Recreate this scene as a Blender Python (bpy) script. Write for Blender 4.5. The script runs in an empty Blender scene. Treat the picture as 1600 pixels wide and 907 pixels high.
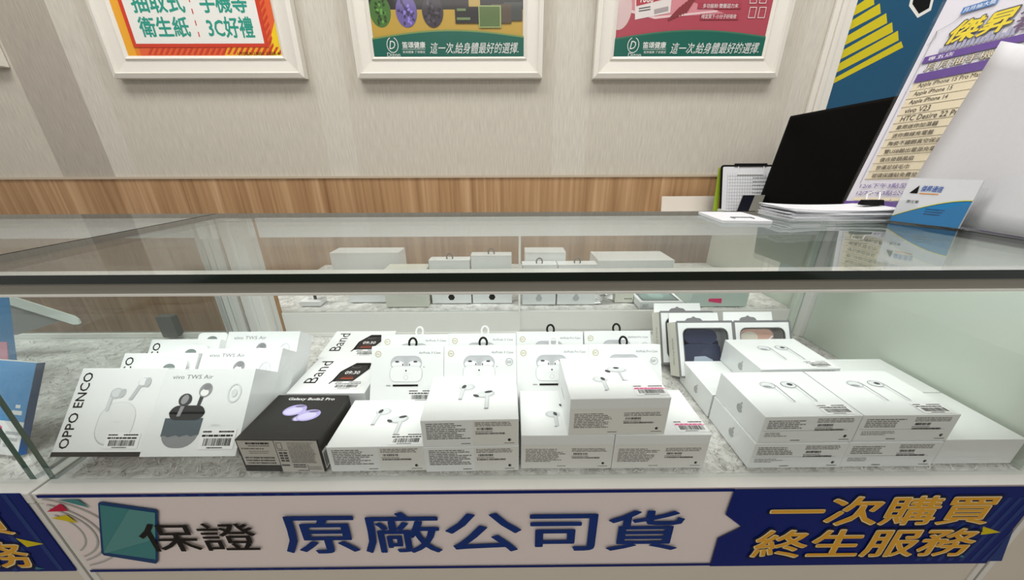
import bpy, math, random
from mathutils import Vector, Matrix

random.seed(7)
R = math.radians
S = bpy.context.scene
COL = S.collection

# ------------------------------------------------------------------ camera
CAM_H = 0.34
F_PX, PITCH, YAW, ROLL = 530.0, R(21.3), R(0.34), R(-0.222)
_fwd = Vector((math.sin(YAW)*math.cos(PITCH), math.cos(YAW)*math.cos(PITCH), -math.sin(PITCH)))
_rt = Vector((math.cos(YAW), -math.sin(YAW), 0))
_up = _rt.cross(_fwd)
RT = _rt*math.cos(ROLL) + _up*math.sin(ROLL)
UP = -_rt*math.sin(ROLL) + _up*math.cos(ROLL)
EYE = Vector((0, 0, CAM_H))
cd = bpy.data.cameras.new('camera'); cam = bpy.data.objects.new('camera', cd); COL.objects.link(cam)
cd.sensor_width = 36; cd.lens = F_PX/1600*36; cd.clip_start = 0.01; cd.clip_end = 50
mw = Matrix((RT, UP, -_fwd)).transposed().to_4x4(); mw.translation = EYE
cam.matrix_world = mw
S.camera = cam

def ray(px, py):
    return RT*((px-800)/F_PX) - UP*((py-453.5)/F_PX) + _fwd
def at(px, py, X=None, Y=None, Z=None):
    """measured point: where the sight line through a pixel meets a world plane"""
    d = ray(px, py)
    t = X/d.x if X is not None else (Y/d.y if Y is not None else (Z-CAM_H)/d.z)
    return EYE + d*t

# ------------------------------------------------------------------ light and exposure
S.view_settings.view_transform = 'Standard'; S.view_settings.look = 'None'
S.view_settings.gamma = 1.0; S.view_settings.use_curve_mapping = False
S.view_settings.exposure = 0.0
W = bpy.data.worlds.new('shop_air'); S.world = W; W.use_nodes = True
W.node_tree.nodes['Background'].inputs[0].default_value = (1.0, 0.97, 0.93, 1)
W.node_tree.nodes['Background'].inputs[1].default_value = 0.40

def area(name, loc, size, power, target, color=(1, 1, 1)):
    l = bpy.data.lights.new(name, 'AREA'); l.shape = 'RECTANGLE'; l.size, l.size_y = size
    l.energy = power; l.color = color
    o = bpy.data.objects.new(name, l); COL.objects.link(o); o.location = loc
    o.rotation_euler = (Vector(target)-Vector(loc)).to_track_quat('-Z', 'Y').to_euler()
    return o
area('ceiling_panel_light', (-0.9, 0.45, 1.90), (1.3, 0.5), 22, (-0.9, 0.62, 0), (1, 0.98, 0.94))
area('ceiling_panel_light', (0.9, 0.45, 1.90), (1.3, 0.5), 22, (0.9, 0.62, 0), (1, 0.98, 0.94))
area('ceiling_panel_light', (0, -1.5, 1.90), (2.2, 0.6), 24, (0, -0.2, 0), (1, 0.96, 0.9))
area('case_led_light', (0.03, 0.2985, 0.2300), (1.08, 0.006), 0.62, (0.03, 0.62, 0.125), (0.93, 0.985, 1.0))
area('case_led_light', (-1.10, 0.2985, 0.2300), (1.0, 0.006), 0.70, (-1.10, 0.62, 0.10), (0.93, 0.985, 1.0))

# ------------------------------------------------------------------ materials
MATS = {}
def lin(c):
    return tuple(((v/255)/12.92 if v/255 <= .04045 else ((v/255+.055)/1.055)**2.4) for v in c)
def mat(name, rgb, rough=.5, spec=.5, metal=0, coat=0, var=0.0, scale=60, bump=0.0):
    if name in MATS: return MATS[name]
    m = bpy.data.materials.new(name); m.use_nodes = True; nt = m.node_tree
    b = nt.nodes['Principled BSDF']; c = lin(rgb)
    b.inputs['Base Color'].default_value = (*c, 1); b.inputs['Roughness'].default_value = rough
    b.inputs['Metallic'].default_value = metal; b.inputs['Specular IOR Level'].default_value = spec
    b.inputs['Coat Weight'].default_value = coat; b.inputs['Coat Roughness'].default_value = .06
    if var or bump:
        tc = nt.nodes.new('ShaderNodeTexCoord'); n = nt.nodes.new('ShaderNodeTexNoise')
        n.inputs['Scale'].default_value = scale; n.inputs['Detail'].default_value = 4
        nt.links.new(tc.outputs['Object'], n.inputs['Vector'])
        if var:
            mx = nt.nodes.new('ShaderNodeMix'); mx.data_type = 'RGBA'
            mx.inputs[6].default_value = (*[v*(1-var) for v in c], 1)
            mx.inputs[7].default_value = (*[min(1, v*(1+var)) for v in c], 1)
            nt.links.new(n.outputs['Fac'], mx.inputs[0]); nt.links.new(mx.outputs[2], b.inputs['Base Color'])
        if bump:
            bp = nt.nodes.new('ShaderNodeBump'); bp.inputs['Strength'].default_value = bump; bp.inputs['Distance'].default_value = .002
            nt.links.new(n.outputs['Fac'], bp.inputs['Height']); nt.links.new(bp.outputs[0], b.inputs['Normal'])
    MATS[name] = m; return m

def glass(name, tint, base=.04):
    """thin clear pane: straight-through tinted light plus an angle-dependent mirror reflection"""
    m = bpy.data.materials.new(name); m.use_nodes = True; nt = m.node_tree; nt.nodes.clear()
    out = nt.nodes.new('ShaderNodeOutputMaterial'); tr = nt.nodes.new('ShaderNodeBsdfTransparent')
    gl = nt.nodes.new('ShaderNodeBsdfGlossy'); gl.inputs['Roughness'].default_value = 0.0
    tr.inputs[0].default_value = (*tint, 1)
    g = nt.nodes.new('ShaderNodeNewGeometry'); dot = nt.nodes.new('ShaderNodeVectorMath'); dot.operation = 'DOT_PRODUCT'
    nt.links.new(g.outputs['Normal'], dot.inputs[0]); nt.links.new(g.outputs['Incoming'], dot.inputs[1])
    def mth(op, a, b=None):
        n = nt.nodes.new('ShaderNodeMath'); n.operation = op
        for i, v in enumerate((a, b)):
            if v is None: continue
            if isinstance(v, (int, float)): n.inputs[i].default_value = v
            else: nt.links.new(v, n.inputs[i])
        return n.outputs[0]
    c = mth('ABSOLUTE', dot.outputs['Value']); f = mth('POWER', mth('SUBTRACT', 1.0, c), 5.0)
    f = mth('ADD', mth('MULTIPLY', f, 1-base), base)
    mx = nt.nodes.new('ShaderNodeMixShader'); nt.links.new(f, mx.inputs[0])
    nt.links.new(tr.outputs[0], mx.inputs[1]); nt.links.new(gl.outputs[0], mx.inputs[2]); nt.links.new(mx.outputs[0], out.inputs[0])
    MATS[name] = m; return m

M_WHITE = mat('white_carton', (236, 238, 238), .42, .4, var=.02, scale=25)
M_GLOSSW = mat('wrapped_white_carton', (234, 237, 237), .22, .5, coat=.35, var=.02, scale=25)
M_CREAM = mat('cream_carton', (222, 222, 210), .5)
M_STICK = mat('sticker_paper', (240, 240, 240), .5)
M_INK = mat('black_ink', (16, 16, 18), .5, .15)
M_DKGREY = mat('dark_grey_ink', (62, 64, 68), .5)
M_GREY = mat('grey_ink', (130, 132, 136), .5)
M_LGREY = mat('pale_grey_ink', (192, 195, 198), .45)
M_LLGREY = mat('faint_grey_ink', (214, 217, 219), .45)
M_TEXT = mat('label_text_ink', (104, 98, 92), .6)
M_PINK = mat('pink_ink', (226, 96, 150), .6)
M_BLACKBOX = mat('black_carton', (30, 30, 30), .5, .4, var=.08, scale=30)
M_BLACK = mat('black_plastic', (9, 9, 9), .5, .15)
M_ALU = mat('brushed_aluminium', (140, 138, 128), .42, .5, .25, var=.04, scale=40)
M_ALUL = mat('light_aluminium', (236, 236, 232), .35, .5, .15)
M_LAM = mat('white_laminate', (222, 222, 218), .45, .4, var=.03, scale=12)
M_BRIGHT = mat('bright_white_rail', (242, 243, 242), .4, .4)
M_LAM2 = mat('front_laminate', (210, 204, 192), .5, .4, var=.05, scale=10)
M_FRAME = mat('white_frame_paint', (224, 220, 212), .4, .5, var=.02)
M_EDGE = mat('green_glass_edge', (2, 24, 16), .08, .6)
M_EDGES = mat('pale_green_glass_edge', (58, 92, 80), .1, .6)
M_PANE = glass('clear_pane', (.958, .974, .968))
M_FILM = glass('clear_film', (.96, .965, .96), .05)
M_PANEV = glass('front_pane', (.972, .985, .982), .022)
M_ACRYL = glass('clear_acrylic', (.985, .988, .99), .035)
M_PAPER = mat('white_paper', (214, 216, 221), .7, .2, var=.03, scale=160, bump=.05)
M_GREENPANEL = mat('pale_green_backed_glass', (204, 214, 203), .15, .5, var=.04, scale=6)

# ------------------------------------------------------------------ mesh helpers
class MB:
    """collects shapes into ONE mesh object; several materials allowed"""
    def __init__(s): s.v, s.f, s.fm, s.m = [], [], [], []
    def mi(s, m):
        if m not in s.m: s.m.append(m)
        return s.m.index(m)
    def poly(s, pts, m):
        n = len(s.v); s.v += [tuple(p) for p in pts]; s.f.append(tuple(range(n, n+len(pts)))); s.fm.append(s.mi(m))
    def mesh(s, vs, fs, m):
        n = len(s.v); k = s.mi(m); s.v += [tuple(p) for p in vs]
        for f in fs: s.f.append(tuple(i+n for i in f)); s.fm.append(k)
    def box(s, a, b, m, mats=None):
        (x0, y0, z0), (x1, y1, z1) = a, b
        n = len(s.v)
        s.v += [(x0,y0,z0),(x1,y0,z0),(x1,y1,z0),(x0,y1,z0),(x0,y0,z1),(x1,y0,z1),(x1,y1,z1),(x0,y1,z1)]
        F = {'bottom':(3,2,1,0),'top':(4,5,6,7),'front':(0,1,5,4),'right':(1,2,6,5),'back':(2,3,7,6),'left':(3,0,4,7)}
        for k, q in F.items():
            s.f.append(tuple(i+n for i in q)); s.fm.append(s.mi((mats or {}).get(k, m)))
    def prism(s, pts, o, u, v, depth, m, side=None):
        """2D outline extruded along the normal of (u, v)"""
        u, v, o = Vector(u), Vector(v), Vector(o); n = u.cross(v).normalized()
        A = [o+u*p[0]+v*p[1] for p in pts]; B = [p+n*depth for p in A]; k = len(pts)
        s.mesh(A+B, [tuple(range(k))[::-1], tuple(range(k, 2*k))], m)
        s.mesh(A+B, [(i, (i+1) % k, k+(i+1) % k, k+i) for i in range(k)], side or m)
    def tube(s, path, r, m, n=8, closed=False):
        path = [Vector(p) for p in path]; k = len(path); vs = []; fs = []
        prev = None
        for i, p in enumerate(path):
            a = path[(i-1) % k] if (closed or i > 0) else p; b = path[(i+1) % k] if (closed or i < k-1) else p
            t = (b-a).normalized()
            ref = prev if prev else (Vector((0,0,1)) if abs(t.z) < .9 else Vector((1,0,0)))
            x = (ref - t*ref.dot(t)).normalized(); y = t.cross(x); prev = x
            rr = r[i] if isinstance(r, (list, tuple)) else r
            vs += [p + x*rr*math.cos(2*math.pi*j/n) + y*rr*math.sin(2*math.pi*j/n) for j in range(n)]
        for i in range(k if closed else k-1):
            for j in range(n):
                fs.append((i*n+j, i*n+(j+1) % n, ((i+1) % k)*n+(j+1) % n, ((i+1) % k)*n+j))
        if not closed: fs += [tuple(range(n))[::-1], tuple(range((k-1)*n, k*n))]
        s.mesh(vs, fs, m)
    def build(s, name, parent=None, bevel=0, smooth=False, seg=2):
        me = bpy.data.meshes.new(name); me.from_pydata(s.v, [], s.f)
        for m in s.m: me.materials.append(m)
        me.polygons.foreach_set('material_index', s.fm)
        if smooth: me.polygons.foreach_set('use_smooth', [True]*len(s.f))
        me.update(); o = bpy.data.objects.new(name, me); COL.objects.link(o)
        if parent: o.parent = parent
        if bevel:
            b = o.modifiers.new('bevel', 'BEVEL'); b.width = bevel; b.segments = seg; b.limit_method = 'ANGLE'; b.angle_limit = R(40)
        return o

_TX = {}
def text_faces(s, bold=0):
    k = s
    if k not in _TX:
        c = bpy.data.curves.new('t', 'FONT'); c.body = s; c.resolution_u = 2
        o = bpy.data.objects.new('t', c); COL.objects.link(o)
        me = o.to_mesh()
        vs = [(v.co.x, v.co.y) for v in me.vertices]; fs = [tuple(p.vertices) for p in me.polygons]
        o.to_mesh_clear(); bpy.data.objects.remove(o); bpy.data.curves.remove(c)
        xs = [p[0] for p in vs]; ys = [p[1] for p in vs]; x0, x1, y0, y1 = min(xs), max(xs), min(ys), max(ys)
        if y1-y0 < .2 and s == '一': y0, y1 = y0-.38, y1+.38
        vs = [((x-x0)/(x1-x0), (y-y0)/(y1-y0)) for x, y in vs]
        _TX[k] = (vs, fs, (x1-x0)/(y1-y0))
    return _TX[k]

class Art:
    """flat print or lettering on one face: o + u*x + v*y (metres), lifted off the face in thin layers"""
    def __init__(s, mb, o, u, v, lift=.00015, step=.00006):
        s.mb, s.o, s.u, s.v = mb, Vector(o), Vector(u).normalized(), Vector(v).normalized()
        s.n = s.u.cross(s.v); s.l, s.step = lift, step
    def P(s, x, y): return s.o + s.u*x + s.v*y + s.n*s.l
    def up(s): s.l += s.step; return s
    def poly(s, pts, m): s.mb.poly([s.P(*p) for p in pts], m); s.l += s.step*.06
    def rect(s, x0, y0, x1, y1, m): s.poly([(x0,y0),(x1,y0),(x1,y1),(x0,y1)], m)
    def ell(s, cx, cy, rx, ry, m, rot=0, n=28, a0=0, a1=360):
        c, q = math.cos(rot), math.sin(rot)
        pts = []
        for i in range(n + (1 if a1-a0 < 360 else 0)):
            a = R(a0 + (a1-a0)*i/n); x, y = rx*math.cos(a), ry*math.sin(a); pts.append((cx+x*c-y*q, cy+x*q+y*c))
        s.poly(pts, m)
    def ring(s, cx, cy, rx, ry, t, m, n=32, a0=0, a1=360):
        for i in range(n):
            a, b = R(a0+(a1-a0)*i/n), R(a0+(a1-a0)*(i+1)/n)
            s.poly([(cx+rx*math.cos(a), cy+ry*math.sin(a)), (cx+rx*math.cos(b), cy+ry*math.sin(b)),
                    (cx+(rx-t)*math.cos(b), cy+(ry-t)*math.sin(b)), (cx+(rx-t)*math.cos(a), cy+(ry-t)*math.sin(a))], m)
    def rrect(s, x0, y0, x1, y1, r, m): s.poly(rr(x0, y0, x1, y1, r), m)
    def line(s, a, b, w, m):
        a, b = Vector(a), Vector(b); d = (b-a).normalized()*w/2; n = Vector((-d.y, d.x))
        s.poly([a-n, b-n, b+n, a+n], m)
    def pline(s, pts, w, m):
        for a, b in zip(pts, pts[1:]): s.line(a, b, w, m)
    def text(s, t, x0, y0, x1, y1, m, bold=.0, rot=0, shear=0):
        vs, fs, _ = text_faces(t, bold)
        def f(a, b):
            a += shear*(b-.5)
            if rot: return (x0+(x1-x0)*(1-b), y0+(y1-y0)*a)     # reads upward
            return (x0+(x1-x0)*a, y0+(y1-y0)*b)
        asp = text_faces(t)[2]; offs = [(0, 0)]
        if bold > .005: offs += [(bold*math.cos(R(a))/asp*.8, bold*math.sin(R(a))*.8) for a in range(0, 360, 45)]
        if bold > .05: offs += [(bold*math.cos(R(a))/asp*.45, bold*math.sin(R(a))*.45) for a in range(0, 360, 60)]
        for dx, dy in offs:
            s.mb.mesh([s.P(*f(p[0]+dx, p[1]+dy)) for p in vs], fs, m); s.l += s.step*.006
    def micro(s, x0, y0, x1, y1, rows, m, fill=.5, seed=0, ragged=.35):
        r = random.Random(seed*131+rows); h = (y1-y0)/rows; l0 = s.l
        for i in range(rows):
            y = y1-(i+1)*h+h*(1-fill)/2; x = x0; end = x1-(x1-x0)*r.random()*ragged
            while x < end:
                w = min((x1-x0)*r.uniform(.03, .17), end-x)
                if w > (x1-x0)*.012: s.rect(x, y, x+w, y+h*fill, m)
                x += w+(x1-x0)*.018
        s.l = l0
    def bars(s, x0, y0, x1, y1, m, n=26, seed=0):
        r = random.Random(seed); x = x0; p = (x1-x0)/n; l0 = s.l
        while x < x1:
            w = p*r.choice((.35, .5, .8, 1.1)); s.rect(x, y0, min(x+w, x1), y1, m); x += w+p*r.choice((.35, .5, .8))
        s.l = l0

def rr(x0, y0, x1, y1, r, n=6):
    p = []
    for cx, cy, a in ((x1-r, y0+r, -90), (x1-r, y1-r, 0), (x0+r, y1-r, 90), (x0+r, y0+r, 180)):
        p += [(cx+r*math.cos(R(a+90*i/n)), cy+r*math.sin(R(a+90*i/n))) for i in range(n+1)]
    return p

def tag(o, label, cat, group=None, kind=None):
    o['label'] = label; o['category'] = cat
    if group: o['group'] = group
    if kind: o['kind'] = kind
    return o
def thing(name, label, cat, loc=(0, 0, 0), tilt=0, yaw=0, group=None):
    o = bpy.data.objects.new(name, None); COL.objects.link(o); o.empty_display_size = .02
    o.location = loc; o.rotation_euler = (tilt, 0, yaw)
    return tag(o, label, cat, group)
def struct(o): o['kind'] = 'structure'; return o

# ------------------------------------------------------------------ the room
WALL_Y = 1.20
def coords(nt, sx, sy, sz):
    tc = nt.nodes.new('ShaderNodeTexCoord'); mp = nt.nodes.new('ShaderNodeMapping')
    mp.inputs['Scale'].default_value = (sx, sy, sz); nt.links.new(tc.outputs['Object'], mp.inputs[0]); return tc, mp
def wallpaper():
    m = mat('striped_wallpaper', (197, 191, 180), .75, .2); nt = m.node_tree; b = nt.nodes['Principled BSDF']
    tc, mp = coords(nt, 260, 60, 22)
    n = nt.nodes.new('ShaderNodeTexNoise'); n.inputs['Scale'].default_value = 1; n.inputs['Detail'].default_value = 3
    nt.links.new(mp.outputs[0], n.inputs['Vector'])
    sx = nt.nodes.new('ShaderNodeSeparateXYZ'); nt.links.new(tc.outputs['Object'], sx.inputs[0])
    mr = nt.nodes.new('ShaderNodeMapRange'); mr.inputs[1].default_value = -2; mr.inputs[2].default_value = 2
    nt.links.new(sx.outputs[0], mr.inputs[0])
    cr = nt.nodes.new('ShaderNodeValToRGB'); cr.color_ramp.interpolation = 'CONSTANT'
    el = cr.color_ramp.elements
    def X(x): return (x+2)/4
    base, dark, mid = (198, 192, 181), (175, 168, 158), (203, 198, 188)
    el[0].position = 0; el[0].color = (*lin(base), 1); el[1].position = X(-1.4955); el[1].color = (*lin(dark), 1)
    for p, c in ((-1.322, mid), (-1.235, base), (-.60, mid), (-.50, base), (.14, mid), (.235, base), (.87, mid), (.93, base)):
        e = el.new(X(p)); e.color = (*lin(c), 1)
    nt.links.new(mr.outputs[0], cr.inputs[0])
    mx = nt.nodes.new('ShaderNodeMix'); mx.data_type = 'RGBA'; mx.blend_type = 'MULTIPLY'; mx.inputs[0].default_value = 1
    r2 = nt.nodes.new('ShaderNodeMapRange'); r2.inputs[1].default_value = .3; r2.inputs[2].default_value = .7; r2.inputs[3].default_value = .88; r2.inputs[4].default_value = 1.06
    nt.links.new(n.outputs['Fac'], r2.inputs[0]); nt.links.new(cr.outputs[0], mx.inputs[6]); nt.links.new(r2.outputs[0], mx.inputs[7])
    nt.links.new(mx.outputs[2], b.inputs['Base Color'])
    bp = nt.nodes.new('ShaderNodeBump'); bp.inputs['Strength'].default_value = .25; bp.inputs['Distance'].default_value = .001
    nt.links.new(n.outputs['Fac'], bp.inputs['Height']); nt.links.new(bp.outputs[0], b.inputs['Normal']); return m
def wood():
    m = mat('wood_panelling', (160, 122, 86), .5, .35); nt = m.node_tree; b = nt.nodes['Principled BSDF']
    tc, mp = coords(nt, 22, 22, .8)
    n = nt.nodes.new('ShaderNodeTexNoise'); n.inputs['Scale'].default_value = 1; n.inputs['Detail'].default_value = 2
    nt.links.new(mp.outputs[0], n.inputs['Vector'])
    tc2, mp2 = coords(nt, 110, 110, 2.5)
    n2 = nt.nodes.new('ShaderNodeTexNoise'); n2.inputs['Scale'].default_value = 1; n2.inputs['Detail'].default_value = 4
    nt.links.new(mp2.outputs[0], n2.inputs['Vector'])
    ad = nt.nodes.new('ShaderNodeMix'); ad.data_type = 'FLOAT'; ad.inputs[0].default_value = .5
    nt.links.new(n.outputs['Fac'], ad.inputs[2]); nt.links.new(n2.outputs['Fac'], ad.inputs[3])
    cr = nt.nodes.new('ShaderNodeValToRGB'); el = cr.color_ramp.elements
    el[0].position = .3; el[0].color = (*lin((138, 102, 68)), 1); el[1].position = .7; el[1].color = (*lin((202, 168, 130)), 1)
    e = el.new(.5); e.color = (*lin((174, 137, 99)), 1)
    nt.links.new(ad.outputs[0], cr.inputs[0]); nt.links.new(cr.outputs[0], b.inputs['Base Color']); return m
M_WALLP, M_WOOD = wallpaper(), wood()
TRIM_Z = .2816
mb = MB(); mb.box((-3, WALL_Y, TRIM_Z), (3, WALL_Y+.08, 2.0), M_WALLP); struct(mb.build('wall_back'))
mb = MB(); mb.box((-3, WALL_Y-.004, -.75), (3, WALL_Y+.08, TRIM_Z), M_WOOD); struct(mb.build('wall_back_wainscot'))
mb = MB(); mb.box((-3, WALL_Y-.008, TRIM_Z-.003), (3, WALL_Y, TRIM_Z+.004), mat('trim_strip', (190, 176, 156), .4)); struct(mb.build('trim_1'))
mb = MB(); mb.box((-3, -3, -.80), (3, 1.3, -.75), mat('floor_tiles', (150, 138, 122), .35, var=.06, scale=4)); struct(mb.build('floor'))
mb = MB(); mb.box((-3, -3, 2.0), (3, 1.3, 2.05), mat('ceiling_board', (225, 224, 220), .8, .2, var=.02, scale=5)); struct(mb.build('ceiling'))
# moulded vertical casing beside the blue poster
mb = MB()
for x0, x1, d in ((.936, .952, .010), (.952, .966, .016), (.966, .992, .013)):
    mb.box((x0, WALL_Y-d, TRIM_Z+.004), (x1, WALL_Y, 2.0), M_FRAME)
struct(mb.build('trim_2', bevel=.002))

# ------------------------------------------------------------------ framed posters
class WArt(Art):
    """art on a plane, with positions measured from the photograph"""
    def uv(s, px, py):
        d = ray(px, py); t = (s.o-EYE).dot(s.n)/d.dot(s.n); q = EYE+d*t-s.o
        return (q.dot(s.u), q.dot(s.v))
    def ppoly(s, pts, m): s.poly([s.uv(*p) for p in pts], m)
    def ptext(s, t, xl, xr, yt, yb, m, bold=.0, shear=0):
        ym = (yt+yb)/2; xm = (xl+xr)/2
        x0, x1 = s.uv(xl, ym)[0], s.uv(xr, ym)[0]; y0, y1 = s.uv(xm, yb)[1], s.uv(xm, yt)[1]
        s.text(t, x0, y0, x1, y1, m, bold, shear=shear)
    def prect(s, xl, xr, yt, yb, m):
        ym = (yt+yb)/2; xm = (xl+xr)/2
        s.rect(s.uv(xl, ym)[0], s.uv(xm, yb)[1], s.uv(xr, ym)[0], s.uv(xm, yt)[1], m)

def frame_thing(label, px0, px1, pyb):
    a, b = at(px0, pyb, Y=WALL_Y-.024), at(px1, pyb, Y=WALL_Y-.024)
    w, h = b.x-a.x, .74; x0, z0 = a.x, (a.z+b.z)/2
    t = thing('framed_poster', label, 'poster', (x0, WALL_Y, z0), group='framed posters on the wall')
    m = MB()
    prof = [(0, -.001), (0, -.024), (.012, -.028), (.016, -.021), (.046, -.017), (.050, -.021), (.058, -.016), (.058, -.001)]  # inset, y
    def loop(d, y): return [(d, y, d), (w-d, y, d), (w-d, y, h-d), (d, y, h-d)]
    vs = []; fs = []
    for d, y in prof: vs += loop(d, y)
    for i in range(len(prof)-1):
        for j in range(4): fs.append((i*4+j, i*4+(j+1) % 4, (i+1)*4+(j+1) % 4, (i+1)*4+j))
    m.mesh(vs, fs, M_FRAME); m.build('frame', t)
    pr = MB(); i = .056
    art = WArt(pr, (x0+i, WALL_Y-.0145, z0+i), (1, 0, 0), (0, 0, 1), lift=.0002, step=.0002)
    return t, pr, art, w-2*i, h-2*i, (x0, z0)
def frame_done(t, pr, org):
    pr.v = [(x-org[0], y-WALL_Y, z-org[1]) for x, y, z in pr.v]; pr.build('poster_print', t)
def PM(n, c): return mat(n, c, .32, .4, coat=.25)

# frame 1: orange prize poster
t, pr, A, w, h, org = frame_thing('white framed orange prize poster with teal lettering, left end of the wall row', 178, 476, 122)
A.rect(0, 0, w, h, PM('print_orange', (226, 130, 40))); A.up()
yel, red, tea, wht = PM('print_yellow', (238, 200, 30)), PM('print_red', (206, 62, 40)), PM('print_teal', (42, 150, 132)), PM('print_white', (232, 232, 228))
V = lambda y: A.uv(320, y)[1]
U = lambda x, y: A.uv(x, y)[0]
wl, wr, rl, rr_ = U(214, 69), U(414, 69), U(208, 69), U(419, 69)
A.rect(0, 0, rl, h, PM('print_amber', (234, 166, 44))); A.rect(U(222, 90), 0, w*.66, V(73), PM('print_coral', (222, 96, 52))); A.rect(w*.66, 0, w*.86, V(73), PM('print_coral', (222, 96, 52)))
A.up(); A.poly([(w*.62, 0), (w*.86, 0), (w*.90, V(73)), (w*.66, V(73))], PM('print_amber', (234, 166, 44)))
A.poly([(rr_, V(76)), (w, V(30)), (w, h), (rr_, h)], PM('print_coral', (222, 96, 52))); A.poly([(w*.93, 0), (w, 0), (w, V(30)), (w*.955, V(55))], yel); A.up()
for k in range(25): A.poly([(.060+k*.0165, V(85)), (.067+k*.0165, V(85)), (.082+k*.0165, V(74)), (.075+k*.0165, V(74))], red)
for k in range(24): A.poly([(rr_+.002, V(82)+k*.017), (w-.020, V(82)+.016+k*.017), (w-.020, V(82)+.023+k*.017), (rr_+.002, V(82)+.008+k*.017)], red)
A.up(); A.rect(rl, V(74), rr_, h, red); A.up(); A.rect(wl, V(68.5), wr, h, wht); A.up()
A.ptext('抽取式', 205, 287, -14, 20, tea, .03); A.ptext('衛生紙', 219, 296, 27, 58, tea, .03)
A.ptext('手機等', 312, 385, -14, 20, tea, .03); A.ptext('3C好禮', 325, 396, 27, 59, tea, .03)
ud = A.uv(309, 45)[0]
for k in range(14): A.rect(ud-.0012, V(58)+k*.027, ud+.0018, V(58)+.012+k*.027, red)
A.text('UYDEA-23051 2.023-4', w-.13, .003, w-.008, .011, M_INK)
frame_done(t, pr, org)

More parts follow.
